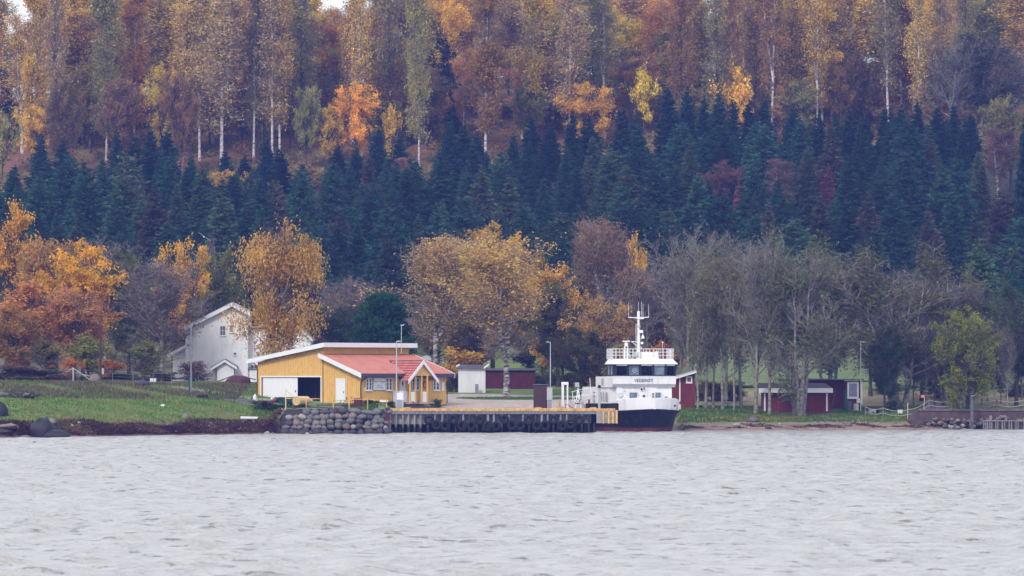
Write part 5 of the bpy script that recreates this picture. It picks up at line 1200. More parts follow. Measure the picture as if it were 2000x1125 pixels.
# big black fenders behind the quay end
fx = [1148, 1156, 1164, 1172, 1180, 1188]
for i, px in enumerate(fx):
    o = P(px, 795, 503.0 + .1 * i); e = empty('rubber_fender', o, 0, 'black rubber fender in the row at the quay end, %s' % ('nearest the gangway' if i == 0 else '%s from the gangway side' % nth[i]), 'fender', 'black rubber fenders in a row at the quay end')
    MB().tube((0, 0, -.35), (0, 0, .3), .22, .22, 12).build('body', BLACK, e, smooth=False); MB().torus((0, 0, .3), .13, .08, (0, 0, 1), 12, 6).build('rim', BLACK, e)
o = P(1200, 795, 502.6); e = empty('rubber_fender', o, 0, 'largest black rubber fender between quay end and ferry hull', 'fender', 'black rubber fenders in a row at the quay end')
MB().tube((0, 0, -.8), (0, 0, .25), .42, .42, 16).build('body', BLACK, e); MB().torus((0, 0, .25), .30, .14, (0, 0, 1), 16, 8).build('rim', BLACK, e, smooth=True)
# lamp with cabinet before the yellow building
zb = gz(PX(775, 497.5), 497.5)
lamp('lamp_post', 774.5, 667, 498.4, 2.2, .25, 'tall slim grey lamp post in front of the yellow building', r=.06, head=.3)
e = empty('electric_cabinet', (PX(781, 498), 498, 2.2), 0, 'grey cabinet on the quay before the yellow building', 'cabinet'); MB().b(-.3, .17, -.15, .2, -.05, 1.02).build('box', mat('cabinet_blue_grey', (.25, .27, .33)), e); MB().b(.175, .36, -.15, .2, -.05, 1.02).build('side_box', CAB, e); MB().b(-.3, .34, .0, .2, 1.03, 1.7).build('white_panel', WHITE, e)
lamp('lamp_post', 850, 640, 575, gz(PX(850, 575), 575), -.9, 'tall thin lamp post behind the right end of the yellow building', r=.05)
lamp('lamp_post', 373.5, 632, 506, gz(PX(373.5, 506), 506), -.15, 'tall grey lamp post on the meadow before the white house', r=.075, head=.1, m_=mat('grey_pole', (.17, .19, .22)))
lamp('lamp_post', 562 + 29, 640, 560, gz(PX(591, 560), 560), 0, 'thin pole behind the weeping birch and yellow roof', r=.035)
lamp('lamp_post', 1681, 668, 539, gz(PX(1681, 539), 539), .25, 'thin lamp pole beside the red cabin window', r=.045, head=.35)
e = empty('marker_post', (PX(370, 503), 503, gz(PX(370, 503), 503)), 0, 'short dark green post beside the tall grey lamp post', 'post'); MB().tube((0, 0, -.1), (0, 0, PZ(738, 503) - e.location.z), .08).build('post', mat('green_post', (.03, .07, .06)), e)
e = empty('utility_pole', (PX(196, 515), 515, gz(PX(196, 515), 515)), 0, 'dark wooden pole with grey box below the golden maple', 'pole'); MB().tube((0, 0, -.2), (0, 0, PZ(635, 515) - e.location.z), .13, .1).build('pole', BROWN, e)
MB().b(.16, .36, -.15, .1, PZ(731, 515) - e.location.z, PZ(719, 515) - e.location.z).build('meter_box', CAB, e)

# dark planks, bicycles, railings in front of the yellow building
e = empty('timber_stack', (PX(820, 499), 499, 2.22), math.radians(-2), 'long dark planks lying on the quay before the porch', 'timber'); 
for i in range(5): MB().b(-1.7 + .1 * i, 1.5 - .05 * i, .1 * i, .1 * i + .09, .16 + .04 * (i % 2), .30 + .05 * (i % 3)).build('plank', mat('plank_purple', (.055, .04, .06)), e)
MB().b(-.8, -.6, 0, .5, 0, .16).b(.1, .3, 0, .5, 0, .16).build('bearer', DARK, e)
def bicycle(loc, rz, label, m_=DARK):
    e = empty('bicycle', loc, rz, label, 'bicycle')
    for x_ in (-.52, .52):
        w_ = MB().torus((x_, 0, .34), .32, .022, (0, 1, 0), 20, 5)
        for k in range(8): a = k * math.pi / 4; w_.tube((x_, 0, .34), (x_ + .31 * math.cos(a), 0, .34 + .31 * math.sin(a)), .005, n=3)
        w_.build('wheel', BLACK, e)
    f_ = MB(); 
    for a, b in (((-.52, .34), (-.05, .30)), ((-.05, .30), (.38, .82)), ((-.15, .80), (.38, .82)), ((-.05, .30), (-.18, .92)), ((-.52, .34), (-.15, .80)), ((.52, .34), (.36, .98))): f_.tube((a[0], 0, a[1]), (b[0], 0, b[1]), .02, n=5)
    f_.build('frame', m_, e); MB().rock((-.19, 0, .95), (.26, .14, .07), rk, 7, 5, .02).build('saddle', BLACK, e)
    MB().tube((.36, -.26, 1.0), (.36, .26, 1.0), .018, n=5).tube((.36, -.26, 1.0), (.26, -.28, 1.0), .018, n=5).build('handlebar', BLACK, e); MB().torus((-.05, 0, .30), .09, .01, (0, 1, 0), 12, 4).build('crank', STEEL, e)
    return e
def yb(u, v, z=0.0): return (BX0 + c45 * (u - v), BY0 + c45 * (u + v), BZ + z)
bicycle((PX(810, 500.5), 500.5, gz(PX(810, 500.5), 500.5) + .02), math.radians(18), 'dark bicycle leaning at the porch of the yellow building')
bicycle((PX(680, 496), 496, gz(PX(680, 496), 496)), math.radians(-14), 'dark bicycle behind the yellow railing near the walk door')
WY = 489.6
e = empty('yellow_railing', (PX(660, WY), WY, 0), 0, 'yellow post-and-rail fence on top of the stone wall', 'railing')
zt = lambda px: PZ(778 if px < 620 else 781 + (px - 620) * .012, WY)
for px, t_, b0 in ((558, 760, 800), (598, 776, 803), (651, 783, 798), (682, 779, 800), (718, 780, 801), (755, 781, 802)):
    x_ = PX(px, WY) - e.location.x; MB().b(x_ - .05, x_ + .05, -.05, .05, PZ(b0 + 4, WY), PZ(t_, WY)).build('post', ORANGEY if px != 558 else CREAM, e)
for a, b, c, d in ((558, 778, 630, 779), (650, 783, 682, 781), (682, 779.5, 718, 779.5), (718, 780, 757, 781)):
    MB().beam((PX(a, WY) - e.location.x, 0, PZ(b, WY)), (PX(c, WY) - e.location.x, 0, PZ(d, WY)), .06, .07).build('rail', ORANGEY if a != 682 else YELLOW, e)
MB().path([(PX(a, WY) - e.location.x, -.02, PZ(b, WY)) for a, b in ((558, 797), (575, 799), (598, 797), (640, 799))], .018, 4).build('rope', ROPE, e)
MB().path([(PX(a, WY - .8) - e.location.x, -.8, PZ(b, WY)) for a, b in ((557, 797), (552, 806), (546, 815), (541, 821))], .02, 4).build('rope', ROPE, e)
for px in (557, 596):
    g_ = empty('grapple_hook', (PX(px, WY - .55), WY - .55, PZ(806, WY)), 0, 'orange grapple hook hanging on the stone wall below the %s railing post' % ('leftmost' if px == 557 else 'second'), 'hook')
    MB().tube((0, 0, -.1), (.02, 0, .35), .05).build('shank', ORANGEY, g_)
    for k in range(4): a = k * 1.57 + .5; MB().path([(0, 0, -.15), (.16 * math.cos(a), .12 * math.sin(a), -.22), (.22 * math.cos(a), .2 * math.sin(a), -.02)], .035, 5).build('fluke', ORANGEY, g_)
# yellow cylindrical buoy tank, boat and other things before the garage
e = empty('cylinder_float', (PX(580, 493), 493, PZ(783, 493)), math.radians(62), 'cream cylindrical float with round end lying before the garage', 'float')
MB().tube((-.1, 0, .0), (1.9, 0, .05), .46, .40, 20).build('body', CREAM, e); MB().torus((-.1, 0, 0), .40, .05, (1, 0, 0), 20, 6).torus((-.13, 0, 0), .16, .03, (1, 0, 0), 14, 5).build('rim', mat('cream_dark', (.50, .36, .17)), e); MB().tube((1.9, 0, 0), (2.6, -.1, 0), .16, .16, 12).build('outlet', CREAM, e)
MB().b(0, .2, -.4, .4, -.62, -.4).b(1.3, 1.5, -.4, .4, -.62, -.38).build('cradle', WOODD, e)
MB().beam((.3, .35, .3), (-.2, 1.05, .95), .07, .07).build('tow_arm', CREAM, e)
e = empty('green_dinghy', (PX(560, 497), 497, gz(PX(560, 497), 497) + .05), math.radians(8), 'dark green boat on trailer with red fender before the white garage door', 'boat')
m_ = MB(); st = [(-1.2, .05, .5), (-.8, .42, .35), (0, .6, .25), (1.0, .58, .25), (1.3, .5, .28)]
for (xa, ya, za), (xb, yb_, zb_) in zip(st[:-1], st[1:]):
    for s_ in (-1, 1): m_.add([(xa, s_ * ya, .95), (xb, s_ * yb_, .9), (xb, s_ * yb_ * .5, zb_), (xa, s_ * ya * .5, za)], [(0, 1, 2, 3) if s_ > 0 else (3, 2, 1, 0)])
    m_.add([(xa, -ya * .5, za), (xa, ya * .5, za), (xb, yb_ * .5, zb_), (xb, -yb_ * .5, zb_)], [(0, 1, 2, 3)])
m_.b(1.28, 1.32, -.5, .5, .28, .9); m_.build('hull', mat('boat_green', (.03, .09, .08), .6), e)
MB().b(-.9, 1.3, -.56, .56, .88, .94).build('cover', mat('cover_green', (.05, .11, .10)), e); MB().rock((-1.25, -.3, .6), (.42, .42, .42), rk, 12, 8, .01).build('red_buoy', mat('buoy_red', (.33, .02, .05), .5), e, smooth=True); MB().rock((-1.5, -.3, .72), (.22, .3, .3), rk, 9, 7, .02).build('white_buoy', WHITE, e, smooth=True)
MB().torus((.2, -.55, .2), .2, .07, (0, 1, 0), 14, 6).torus((.2, .55, .2), .2, .07, (0, 1, 0), 14, 6).build('trailer_wheel', BLACK, e); MB().b(-1.8, 1.0, -.05, .05, .2, .28).build('trailer_bar', STEEL, e)
e = empty('rusty_drum', (PX(699.5, 495), 495, gz(PX(699.5, 495), 495)), 0, 'rusty dark red drum beside the building corner', 'drum'); MB().tube((0, 0, 0), (0, 0, .95), .42, n=16).build('body', mat('rust', (.09, .022, .03), .9), e); MB().torus((0, 0, .95), .42, .03, (0, 0, 1), 16, 5).torus((0, 0, .35), .42, .025, (0, 0, 1), 16, 5).build('rim', MATS['rust'], e)
e = empty('garden_bench', (PX(750, 499), 499, gz(PX(750, 499), 499)), 0, 'small white-topped box bench under the sign', 'bench'); MB().b(-.4, .4, -.2, .2, .38, .55).build('seat', WHITE, e); MB().b(-.35, -.25, -.18, .18, -.05, .38).b(.2, .3, -.18, .18, -.05, .38).build('leg', mat('bench_dark', (.12, .03, .05)), e)
for i, (px, y_, l_, lb_) in enumerate(((640, 494, 3.4, 'long grey beam lying on the grass in front of the garage'), (660, 495.5, 4.2, 'dark plank stack on the grass before the walk door'), (500, 500, 3.0, 'flat grey boards left of the garage'), (470, 502, 3.4, 'flat dark boards at the gravel track end'))):
    e = empty('timber', (PX(px, y_), y_, gz(PX(px, y_), y_)), math.radians(-6 + 5 * i), lb_, 'timber')
    for k in range(3): MB().b(-l_ / 2, l_ / 2 - .2 * k, k * .22, k * .22 + .2, .02 + .07 * k, .14 + .08 * k).build('board', WOODG if i != 1 else BROWN, e)
# ------------------------------------------------------------------ left meadow objects
def boulder(px, Y, w_, h_, mi, label, cat='boulder', sink=.3):
    x_ = PX(px, Y); e = stone(None, x_, Y, max(gz(x_, Y), -.1) + h_ / 2 - h_ * sink, w_, w_ * .8, h_ * (1 + sink), mi, name='boulder'); e.rotation_euler = (0, rk.uniform(-.12, .12), rk.uniform(0, 6)); tag(e, label, cat); return e
boulder(84, 456.5, 2.9, 2.0, 5, 'large dark rounded boulder at the water edge, left', sink=.12)
boulder(108, 455.6, 2.9, .95, 5, 'low dark rock spreading right from the large rounded boulder')
boulder(15, 456.2, 2.2, .45, 1, 'brown flat rock at the left edge of the shore'); boulder(8, 454.9, 1.5, .35, 5, 'dark wet rock at the left edge in the water'); boulder(50, 455.3, 1.4, .4, 3, 'reddish low rock left of the large boulder')
boulder(137, 455.2, .9, .25, 4, 'pale flat stone right of the dark boulder'); boulder(362, 480, .75, .7, 1, 'pointed brown stone on the grass edge, lower meadow'); boulder(98, 462, 1.1, .6, 1, 'brown rock above the dark boulder'); boulder(2, 461, 1.3, 1.5, 5, 'dark purple rock cut by the left edge')
boulder(522, 483.5, .7, .5, 4, 'whitish boulder below the bramble bush, left one'); boulder(533, 483.8, .45, .35, 0, 'grey stone right of the whitish boulder'); boulder(600, 484.8, .6, .35, 4, 'pale stone at the foot of the stone wall'); boulder(185, 512, 1.4, 1.0, 1, 'pale brown stone heap beside the dark pole'); boulder(278, 508, 1.9, .7, 2, 'dark mossy rock in the weeds before the hedge')
boulder(1334, 519, .5, .2, 4, 'small white stone on the beach near the ferry'); boulder(1438, 521, 1.1, .45, 4, 'pale flat rock on the beach, left of the grey slab'); boulder(1471, 524.5, 1.25, .6, 0, 'grey slanted slab rock above the beach'); boulder(1523, 523.5, .5, .3, 4, 'small round pale stone under the many-stemmed tree'); boulder(1657, 525.5, 1.0, .4, 0, 'grey flat rock on the beach below the red cabin'); boulder(1500, 520.6, .9, .3, 2, 'dark seaweed covered rock on the beach')
for i in range(34):
    px = rk.uniform(1660, 1830) if i % 2 else rk.uniform(1325, 1800); Yb = 521 + (px - 1330) * .014 + rk.uniform(1.0, 4.0); e = boulder(px, Yb, rk.uniform(.15, .38), rk.uniform(.1, .22), rk.choice([0, 1, 4, 4, 2, 3]), 'small loose stone lying on the right-hand beach', 'stone'); e['group'] = 'small stones on the beach at right'
for i in range(40):
    px = rk.uniform(20, 545); x_ = PX(px, 470); Yb = float(shore(x_)) + rk.uniform(.4, 3.5); px = 1000 + x_ * FPX / Yb; e = boulder(px, Yb, rk.uniform(.2, .55), rk.uniform(.12, .3), rk.choice([0, 1, 2, 2, 3, 4]), 'small stone in the dark wrack along the left shore', 'stone'); e['group'] = 'small stones along the left shore'
e = empty('skiff', (PX(487, 486.5), 486.5, gz(PX(487, 486.5), 486.5)), 0, 'upturned white skiff on blocks near the shore, left of the wall', 'boat')
MB().prism([(-.85, -.35, .35), (.8, -.35, .35), (.85, -.35, .48), (-.8, -.35, .52)], (0, .7, 0)).build('hull', WHITE, e); MB().b(-.8, .75, -.34, .34, .27, .35).build('gunwale', STEEL, e); MB().b(-.5, -.3, -.3, .3, -.1, .27).b(.3, .5, -.3, .3, -.1, .27).build('block', mat('brick_brown', (.16, .09, .06)), e)
e = empty('white_box', (PX(299, 520), 520, gz(PX(299, 520), 520)), 0, 'small white box standing in the grass before the olive hedge', 'box'); MB().b(-.3, .3, -.2, .2, -.05, .42).build('body', WHITE, e); MB().b(-.33, .33, -.23, .23, .42, .48).build('lid', WHITE, e)
e = empty('white_sack', (PX(317, 486), 486, gz(PX(317, 486), 486)), 0, 'small crumpled white sack lying on the meadow', 'sack'); MB().rock((0, 0, .08), (.42, .3, .26), rk, 9, 6, .2).build('body', WHITE, e); MB().rock((.15, 0, .16), (.16, .14, .14), rk, 7, 5, .2).build('knot', WHITE, e)
e = empty('white_sack', (PX(498, 505), 505, gz(PX(498, 505), 505)), 0, 'white bag leaning at the left corner of the yellow building', 'sack'); MB().rock((0, 0, .3), (.42, .35, .8), rk, 9, 6, .12).build('body', WHITE, e); MB().rock((.02, 0, .68), (.18, .16, .2), rk, 7, 5, .15).build('knot', WHITE, e)
mo = MB(); 
x_ = PX(464, 533); mo.rock((x_, 533, gz(x_, 533)), (2.9, 2.0, 1.5), rk, 14, 8, .06); tag(mo.build('soil_mound', mat('red_soil', (.085, .03, .045), .95, .25), smooth=True), 'dark reddish soil mound before the white porch', 'soil mound')
e = empty('brush_pile', (PX(38, 478), 478, gz(PX(38, 478), 478)), 0, 'heap of dark branches and stones on the meadow at left', 'brush pile')
m_ = MB(); 
for i in range(170): a = rk.uniform(0, 6.28); r_ = rk.random() ** .6; p0 = Vector((math.cos(a) * r_ * 2.0, math.sin(a) * r_ * 1.0, rk.uniform(0, 1.05) * (1 - r_ * .8))); p1 = p0 + Vector((rk.uniform(-.6, .6), rk.uniform(-.3, .3), rk.uniform(-.25, .35))); m_.tube(p0, p1, .03, .015, 4, False)
m_.build('branches', mat('brush_dark', (.07, .05, .055), .95, .5), e, kind='stuff')
for i in range(9): stone(e, rk.uniform(-1.7, 1.7), rk.uniform(-.6, .3), rk.uniform(.05, .35), rk.uniform(.4, .9), .6, rk.uniform(.3, .5), rk.choice([2, 2, 0]))
# wire fence, left
WF = empty('wire_fence', (PX(180, 514), 514, 0), 0, 'wire fence with thin grey posts along the top of the meadow', 'fence')
pts = []
for px in (40, 90, 143, 220, 260, 300, 335, 355): 
    x_ = PX(px, 514); z_ = gz(x_, 514); big = px == 143; pts.append((x_ - WF.location.x, 0, z_)); MB().tube((x_ - WF.location.x, 0, z_ - .2), (x_ - WF.location.x, 0, z_ + (1.35 if big else 1.2)), .08 if big else .03, n=6).build('post', STEEL if big else WOODG, WF)
for h_ in (.3, .6, .9, 1.15): MB().path([(a, b, c + h_) for a, b, c in pts], .008, 3).build('wire', STEEL, WF)
x_ = pts[2][0]; MB().tube((x_, 0, pts[2][2] + 1.3), (x_ + 2.0, 0, pts[2][2] - .1), .035, n=5).tube((x_, 0, pts[2][2] + 1.3), (x_ - 1.1, 0, pts[2][2] + .7), .035, n=5).build('brace', STEEL, WF)
LF = empty('mesh_fence', (PX(450, 501), 501, 0), 0, 'low dark net fence on thin posts before the gravel track', 'fence'); pts = []
for px in (390, 426, 458, 475, 492, 513): x_ = PX(px, 501); z_ = gz(x_, 501); pts.append((x_ - LF.location.x, 0, z_)); MB().tube((x_ - LF.location.x, 0, z_ - .1), (x_ - LF.location.x, 0, z_ + .75), .03, n=5).build('post', mat('green_post', (.03, .07, .06)), LF)
for h_ in (.1, .3, .5, .7): MB().path([(a, b, c + h_) for a, b, c in pts], .012, 3).build('wire', MATS['green_post'], LF)
e = empty('wooden_pole', (PX(165, 517), 517, gz(PX(165, 517), 517)), 0, 'fallen pale pole leaning left of the stone heap', 'pole'); MB().tube((-.9, 0, .75), (1.2, 0, .35), .06).build('pole', mat('pale_wood', (.45, .40, .36)), e); MB().tube((-.7, .05, -.1), (-.65, 0, .8), .05).build('prop', WOODG, e)
e = empty('dark_crate', (PX(396, 501.5), 501.5, gz(PX(396, 501.5), 501.5)), .1, 'low dark crate at the left end of the net fence', 'crate'); MB().b(-.5, .5, -.3, .3, 0, .3).build('body', DARK, e); MB().b(-.55, .55, -.34, .34, .3, .36).build('lid', BROWN, e)
# picnic table and planters at right
e = empty('picnic_table', (PX(1424, 545), 545, gz(PX(1424, 545), 545)), 0, 'dark wooden picnic table behind the slender grey trees', 'picnic table')
MB().b(-.9, .9, -.35, .35, .72, .78).build('tabletop', WOODD, e); MB().b(-.9, .9, -.85, -.6, .42, .47).build('bench', WOODD, e); MB().b(-.9, .9, .6, .85, .42, .47).build('bench', WOODD, e)
for s_ in (-.6, .6): MB().beam((s_, -.7, 0), (s_, -.15, .72), .07, .07).beam((s_, .7, 0), (s_, .15, .72), .07, .07).b(s_ - .03, s_ + .03, -.8, .8, .36, .42).build('leg', WOODD, e)
for px, w_, lb_ in ((1707, 1.1, 'low grey-white stone planter nearest the red cabin'), (1758, .5, 'small white planter block by the green bush'), (1714, .35, 'white end block of the grey planter')):
    e = empty('planter', (PX(px, 538), 538, gz(PX(px, 538), 538)), 0, lb_, 'planter'); MB().b(-w_ / 2, w_ / 2, -.2, .2, -.1, .38).build('box', WHITE if w_ < 1 else CAB, e); MB().b(-w_ / 2 + .05, w_ / 2 - .05, -.15, .15, .38, .4).build('soil', DARK, e)
# right jetty with stones, rope fence and piles
JY = 529.5
J = empty('stone_jetty', (PX(1890, JY), JY, 0), 0, 'low stone and earth jetty at the right edge with rope fence', 'jetty'); jx = J.location.x
j0, j1 = PX(1775, JY) - jx, PX(2060, JY) - jx
MB().prism([(j0, 0, .9), (j0 + 1, 0, 2.05), (j1, 0, 2.12), (j1, 0, -1), (j0 + 2, 0, -1)], (0, 7, 0)).build('earth_core', mat('jetty_earth', (.085, .055, .055), .95, .25, 1.5, bump=.3), J)
for i in range(12): x_ = j0 + 1 + (j1 - j0 - 1) * i / 12; MB().b(x_, x_ + (j1 - j0 - 1) / 12 - .05, -.12, .5, 1.95, 2.17 + rk.uniform(-.02, .03)).build('coping_stone', mat('coping', (.13, .10, .10), .9, .2), J)
for i in range(95):
    px = rk.uniform(1808, 1925) if i < 75 else rk.uniform(1925, 2030); x_ = PX(px, JY) - jx; z_ = rk.uniform(-.1, 1.1) if i < 75 else rk.uniform(.9, 1.4); stone(J, x_, -.1 - (1.3 - z_) * .75 * rk.uniform(.3, 1) if i < 75 else -.2, z_, rk.uniform(.35, .75), .5, rk.uniform(.25, .5), rk.choice([0, 1, 2, 2, 4, 3]))
PJ = empty('pile_row', (PX(1965, 527), 527, 0), 0, 'row of narrow wooden piles with top beam at the right edge', 'piling'); pj = PJ.location.x
x_ = PX(1921, 527) - pj
while x_ < PX(2040, 527) - pj: MB().tube((x_, 0, -1), (x_, 0, .88), .075, n=6).build('pile', WOODG if rk.random() < .6 else WOODD, PJ); x_ += rk.uniform(.18, .26)
MB().b(PX(1919, 527) - pj, PX(2040, 527) - pj, -.12, .1, .88, 1.02).build('top_beam', WOODG, PJ)
for px in (1935, 1965): x_ = PX(px, 527) - pj; MB().b(x_ - .13, x_ + .13, .1, .3, .6, 1.5).build('stub', WOODG, PJ)
e = empty('mooring_pole', (PX(1898.5, 527.5), 527.5, 0), 0, 'thick grey-green mooring pole standing in the water at the jetty', 'pole'); MB().tube((0, 0, -1.5), (0, 0, PZ(774, 527.5)), .20, .16, 10).build('pole', mat('pole_algae', (.09, .10, .11), .9, .4, 2), e); MB().tube((0, 0, PZ(774, 527.5)), (0, 0, PZ(772, 527.5)), .17, .12, 10).build('top', WOODG, e)
RFN = empty('rope_fence', (PX(1850, 533), 533, 0), 0, 'rope fence with pale posts along the jetty', 'fence'); rx = RFN.location.x; pp = []
for px, tl_ in ((1690, 0), (1725, 0), (1773, 1), (1815, 0), (1866, 1), (1886, 0), (1947, 0), (2000, 0), (2050, 1)):
    x_ = PX(px, 533); z_ = gz(x_, 533) if px < 1790 else 2.12; pp.append((x_ - rx, z_)); MB().tube((x_ - rx, 0, z_ - .1), (x_ - rx, 0, z_ + (1.7 if tl_ else 1.05)), .06, n=6).build('post', mat('pale_post', (.42, .38, .36)) if tl_ else WOODG, RFN)
for h_ in (.95, .45):
    q = []
    for (a, za), (b, zb_) in zip(pp[:-1], pp[1:]):
        for k in range(6): t_ = k / 6; q.append((a + (b - a) * t_, 0, za + (zb_ - za) * t_ + h_ - 4 * t_ * (1 - t_) * .22))
    MB().path(q, .024, 5).build('rope', ROPE, RFN)
e = empty('orange_sign', (PX(1804, 534), 534, 2.1), 0, 'small orange sign on a pale post behind the rope fence', 'sign'); MB().tube((0, 0, -.1), (.1, 0, 1.2), .05, n=6).build('post', MATS['pale_post'], e); MB().b(-.3, .12, -.04, .0, 1.2, 1.5).build('board', mat('sign_orange', (.60, .20, .10)), e)
e = empty('upturned_boat', (PX(1822, 534.5), 534.5, 2.1), 0, 'dark upturned rowing boat lying behind the rope fence', 'boat'); m_ = MB(); st = [(-1.3, .05, .1), (-.7, .4, .4), (0, .5, .5), (.8, .45, .42), (1.3, .3, .25)]
for (xa, ya, za), (xb, yb_, zb_) in zip(st[:-1], st[1:]): m_.add([(xa, -ya, 0), (xb, -yb_, 0), (xb, -yb_ * .4, zb_), (xa, -ya * .4, za), (xa, ya * .4, za), (xb, yb_ * .4, zb_), (xb, yb_, 0), (xa, ya, 0)], [(0, 1, 2, 3), (3, 2, 5, 4), (4, 5, 6, 7)])
m_.build('hull', mat('boat_dark', (.05, .05, .07)), e); MB().beam((-1.3, 0, .12), (1.3, 0, .28), .06, .06).build('keel', WOODG, e)

# ------------------------------------------------------------------ ferry
FX, FY = PX(1277.5, 505.5), 505.5
F = empty('ferry', (FX, FY, 0), math.radians(10), 'white passenger ferry with black hull moored bow-first at the quay end', 'ferry')
FW = mat('ferry_white', (.71, .71, .72), .5, scale=1.6, stretch=(1.6, 1.6, .35), col2=(.56, .49, .41), thr=(.53, .76)); HB = mat('hull_black', (.007, .007, .014), .6, scale=1.3, spec=.15, stretch=(2, 2, .4), col2=(.05, .045, .055), thr=(.5, .85)); AF = mat('antifouling_red', (.13, .03, .04), .7, .35, 1.0, stretch=(1, 1, .5))
# stations: y, halfwidth at deck, halfwidth at waterline, deck z
ST = [(-.35, .06, .02, 2.25), (.0, .85, .05, 2.22), (.6, 1.75, .35, 2.17), (1.5, 2.55, 1.15, 2.12), (3, 3.15, 2.1, 2.06), (5, 3.42, 2.8, 2.0), (8, 3.55, 3.2, 1.95), (16, 3.55, 3.3, 1.95), (24, 3.3, 2.9, 2.0)]
def hull_part(z_lo, z_hi, name, m_, fl=0.0):
    V = []; Fc = []; nl = 6
    for (y, wd, ww, dz) in ST:
        hi = dz if z_hi is None else z_hi
        for s_ in (-1, 1):
            for k in range(nl + 1):
                z = z_lo + (hi - z_lo) * k / nl; t_ = max(0, min(1, (z + .9) / (dz + .9))); wz_ = ww + (wd - ww) * t_ ** 1.5; yy = y + (1 - t_) * (.9 if y < 3 else .9 * max(0, (8 - y) / 5)) * (1 if y < 8 else 0)
                V.append((s_ * (wz_ + fl), yy, z))
    per = 2 * (nl + 1)
    for i in range(len(ST) - 1):
        for s_ in (0, 1):
            for k in range(nl):
                a = i * per + s_ * (nl + 1) + k; b = a + per
                Fc.append((a, b, b + 1, a + 1) if s_ else (a, a + 1, b + 1, b))
    for k in range(nl): Fc.append((k, nl + 1 + k, nl + 2 + k, k + 1)); a = (len(ST) - 1) * per; Fc.append((a + k, a + k + 1, a + nl + 2 + k, a + nl + 1 + k))
    mb = MB(); mb.add(V, Fc); return mb.build(name, m_, F, smooth=True)
hull_part(-.9, .42, 'antifouling', AF); HU = hull_part(.42, None, 'hull', HB)
rubrail = MB()
for s_ in (-1, 1):
    pts = [(s_ * (w_ + .04), y, z - .05) for (y, w_, _, z) in ST]
    for a, b in zip(pts[:-1], pts[1:]): rubrail.tube(a, b, .09, n=8)
rubrail.build('rubbing_strake', HB, HU, smooth=True)
dk = MB(); dk.add([(s_ * w_, y, z - .03) for (y, w_, _, z) in ST for s_ in (-1, 1)], [(2 * i, 2 * i + 1, 2 * i + 3, 2 * i + 2) for i in range(len(ST) - 1)]); dk.build('deck', CAB, F)
# bulwark
bw = MB(); bh = [1.05, 1.12, 1.15, 1.12, 1.05, .9, .75, .75, .75]; V = []
for (y, w_, _, z), h_ in zip(ST, bh):
    for s_ in (-1, 1): V += [(s_ * (w_ - .02), y + .03, z - .02), (s_ * (w_ + .03), y - .05, z + h_), (s_ * (w_ - .07), y + .05, z + h_), (s_ * max(w_ - .12, .01), y + .12, z - .02)]
Fc = []
for i in range(len(ST) - 1):
    for s_ in (0, 4):
        a = i * 8 + s_; b = a + 8
        for k in range(3): Fc.append((a + k, b + k, b + k + 1, a + k + 1))
Fc += [(0, 4, 5, 1), (1, 5, 6, 2), (2, 6, 7, 3)]
bw.add(V, Fc); bw.build('bulwark', FW, F)
for x_ in (-1.15, .55, 2.35): MB().tube((x_, .9 if abs(x_) < 1.5 else 2.0, 2.6), (x_, -.35 + abs(x_) * .62, 2.6), .10).build('hawse_pipe', DARK, F)
cap_ = MB()
for s_ in (-1, 1):
    pts = [(s_ * (w_ - .01), y, z + h_ + .02) for (y, w_, _, z), h_ in zip(ST, bh)]
    for a, b in zip(pts[:-1], pts[1:]): cap_.tube(a, b, .045, n=6)
cap_.build('cap_rail', FW, F)
# deckhouse tapered front
dhz0, dhz1 = 2.0, 4.45
m_ = MB(); m_.add([(-2.75, 5, dhz0), (2.85, 5, dhz0), (3.2, 7.5, dhz0), (3.2, 21, dhz0), (-3.2, 21, dhz0), (-3.1, 7.5, dhz0), (-2.75, 5.15, dhz1), (2.85, 5.15, dhz1), (3.2, 7.5, dhz1), (3.2, 21, dhz1), (-3.2, 21, dhz1), (-3.1, 7.5, dhz1)], [(5, 4, 3, 2, 1, 0), (6, 7, 8, 9, 10, 11)] + [(i, (i + 1) % 6, 6 + (i + 1) % 6, 6 + i) for i in range(6)])
DH = m_.build('deckhouse', FW, F)
GG = mat('ferry_glass', (.10, .15, .19), .12, .4, 2.0, spec=.6)
def fwin(x0, x1, z0, z1, y, cols=1, rows=1, pm=None, fr=.06): return window(F, x0, x1, z0, z1, y, cols=cols, rows=rows, fr=fr, frame_m=FW, pane_m=pm or GG, depth=.07, mid=.05)
fwin(-1.55, -.65, 3.25, 3.95, 4.99); fwin(.75, 1.05, 3.3, 3.9, 4.99, 1, 2); fwin(1.08, 1.75, 3.25, 3.95, 4.99)
for x_, z_, r_ in ((-.02, 3.55, .10), (-.25, 4.22, .09), (.0, 4.3, .07), (2.25, 3.35, .13), (-2.0, 4.1, .06)): MB().b(x_ - r_, x_ + r_, 4.9, 4.99, z_ - r_, z_ + r_).build('deck_fitting', DARK if r_ > .065 else STEEL, DH)
MB().prism([(-2.6, 4.97, 3.9), (-2.15, 4.97, 3.9), (-2.15, 4.97, 3.6), (-2.4, 4.97, 3.35), (-2.6, 4.97, 3.6)], (0, .02, 0)).build('shield_emblem', mat('emblem_pale', (.55, .6, .58)), DH)
MB().tube((.35, 4.96, 4.4), (.35, 4.96, 3.1), .012).tube((-.9, 4.96, 4.4), (-.9, 4.96, 4.2), .012).build('cable', CAB, DH)
for i in range(4):
    y_ = 7.8 + i * 1.35
    w_ = window(F, y_, y_ + .75, 2.85, 3.95, -3.165, cols=1, rows=1, fr=.05, frame_m=FW, pane_m=GG if i else mat('cabin_red_glass', (.12, .03, .06), .2), axis='y', depth=.05)
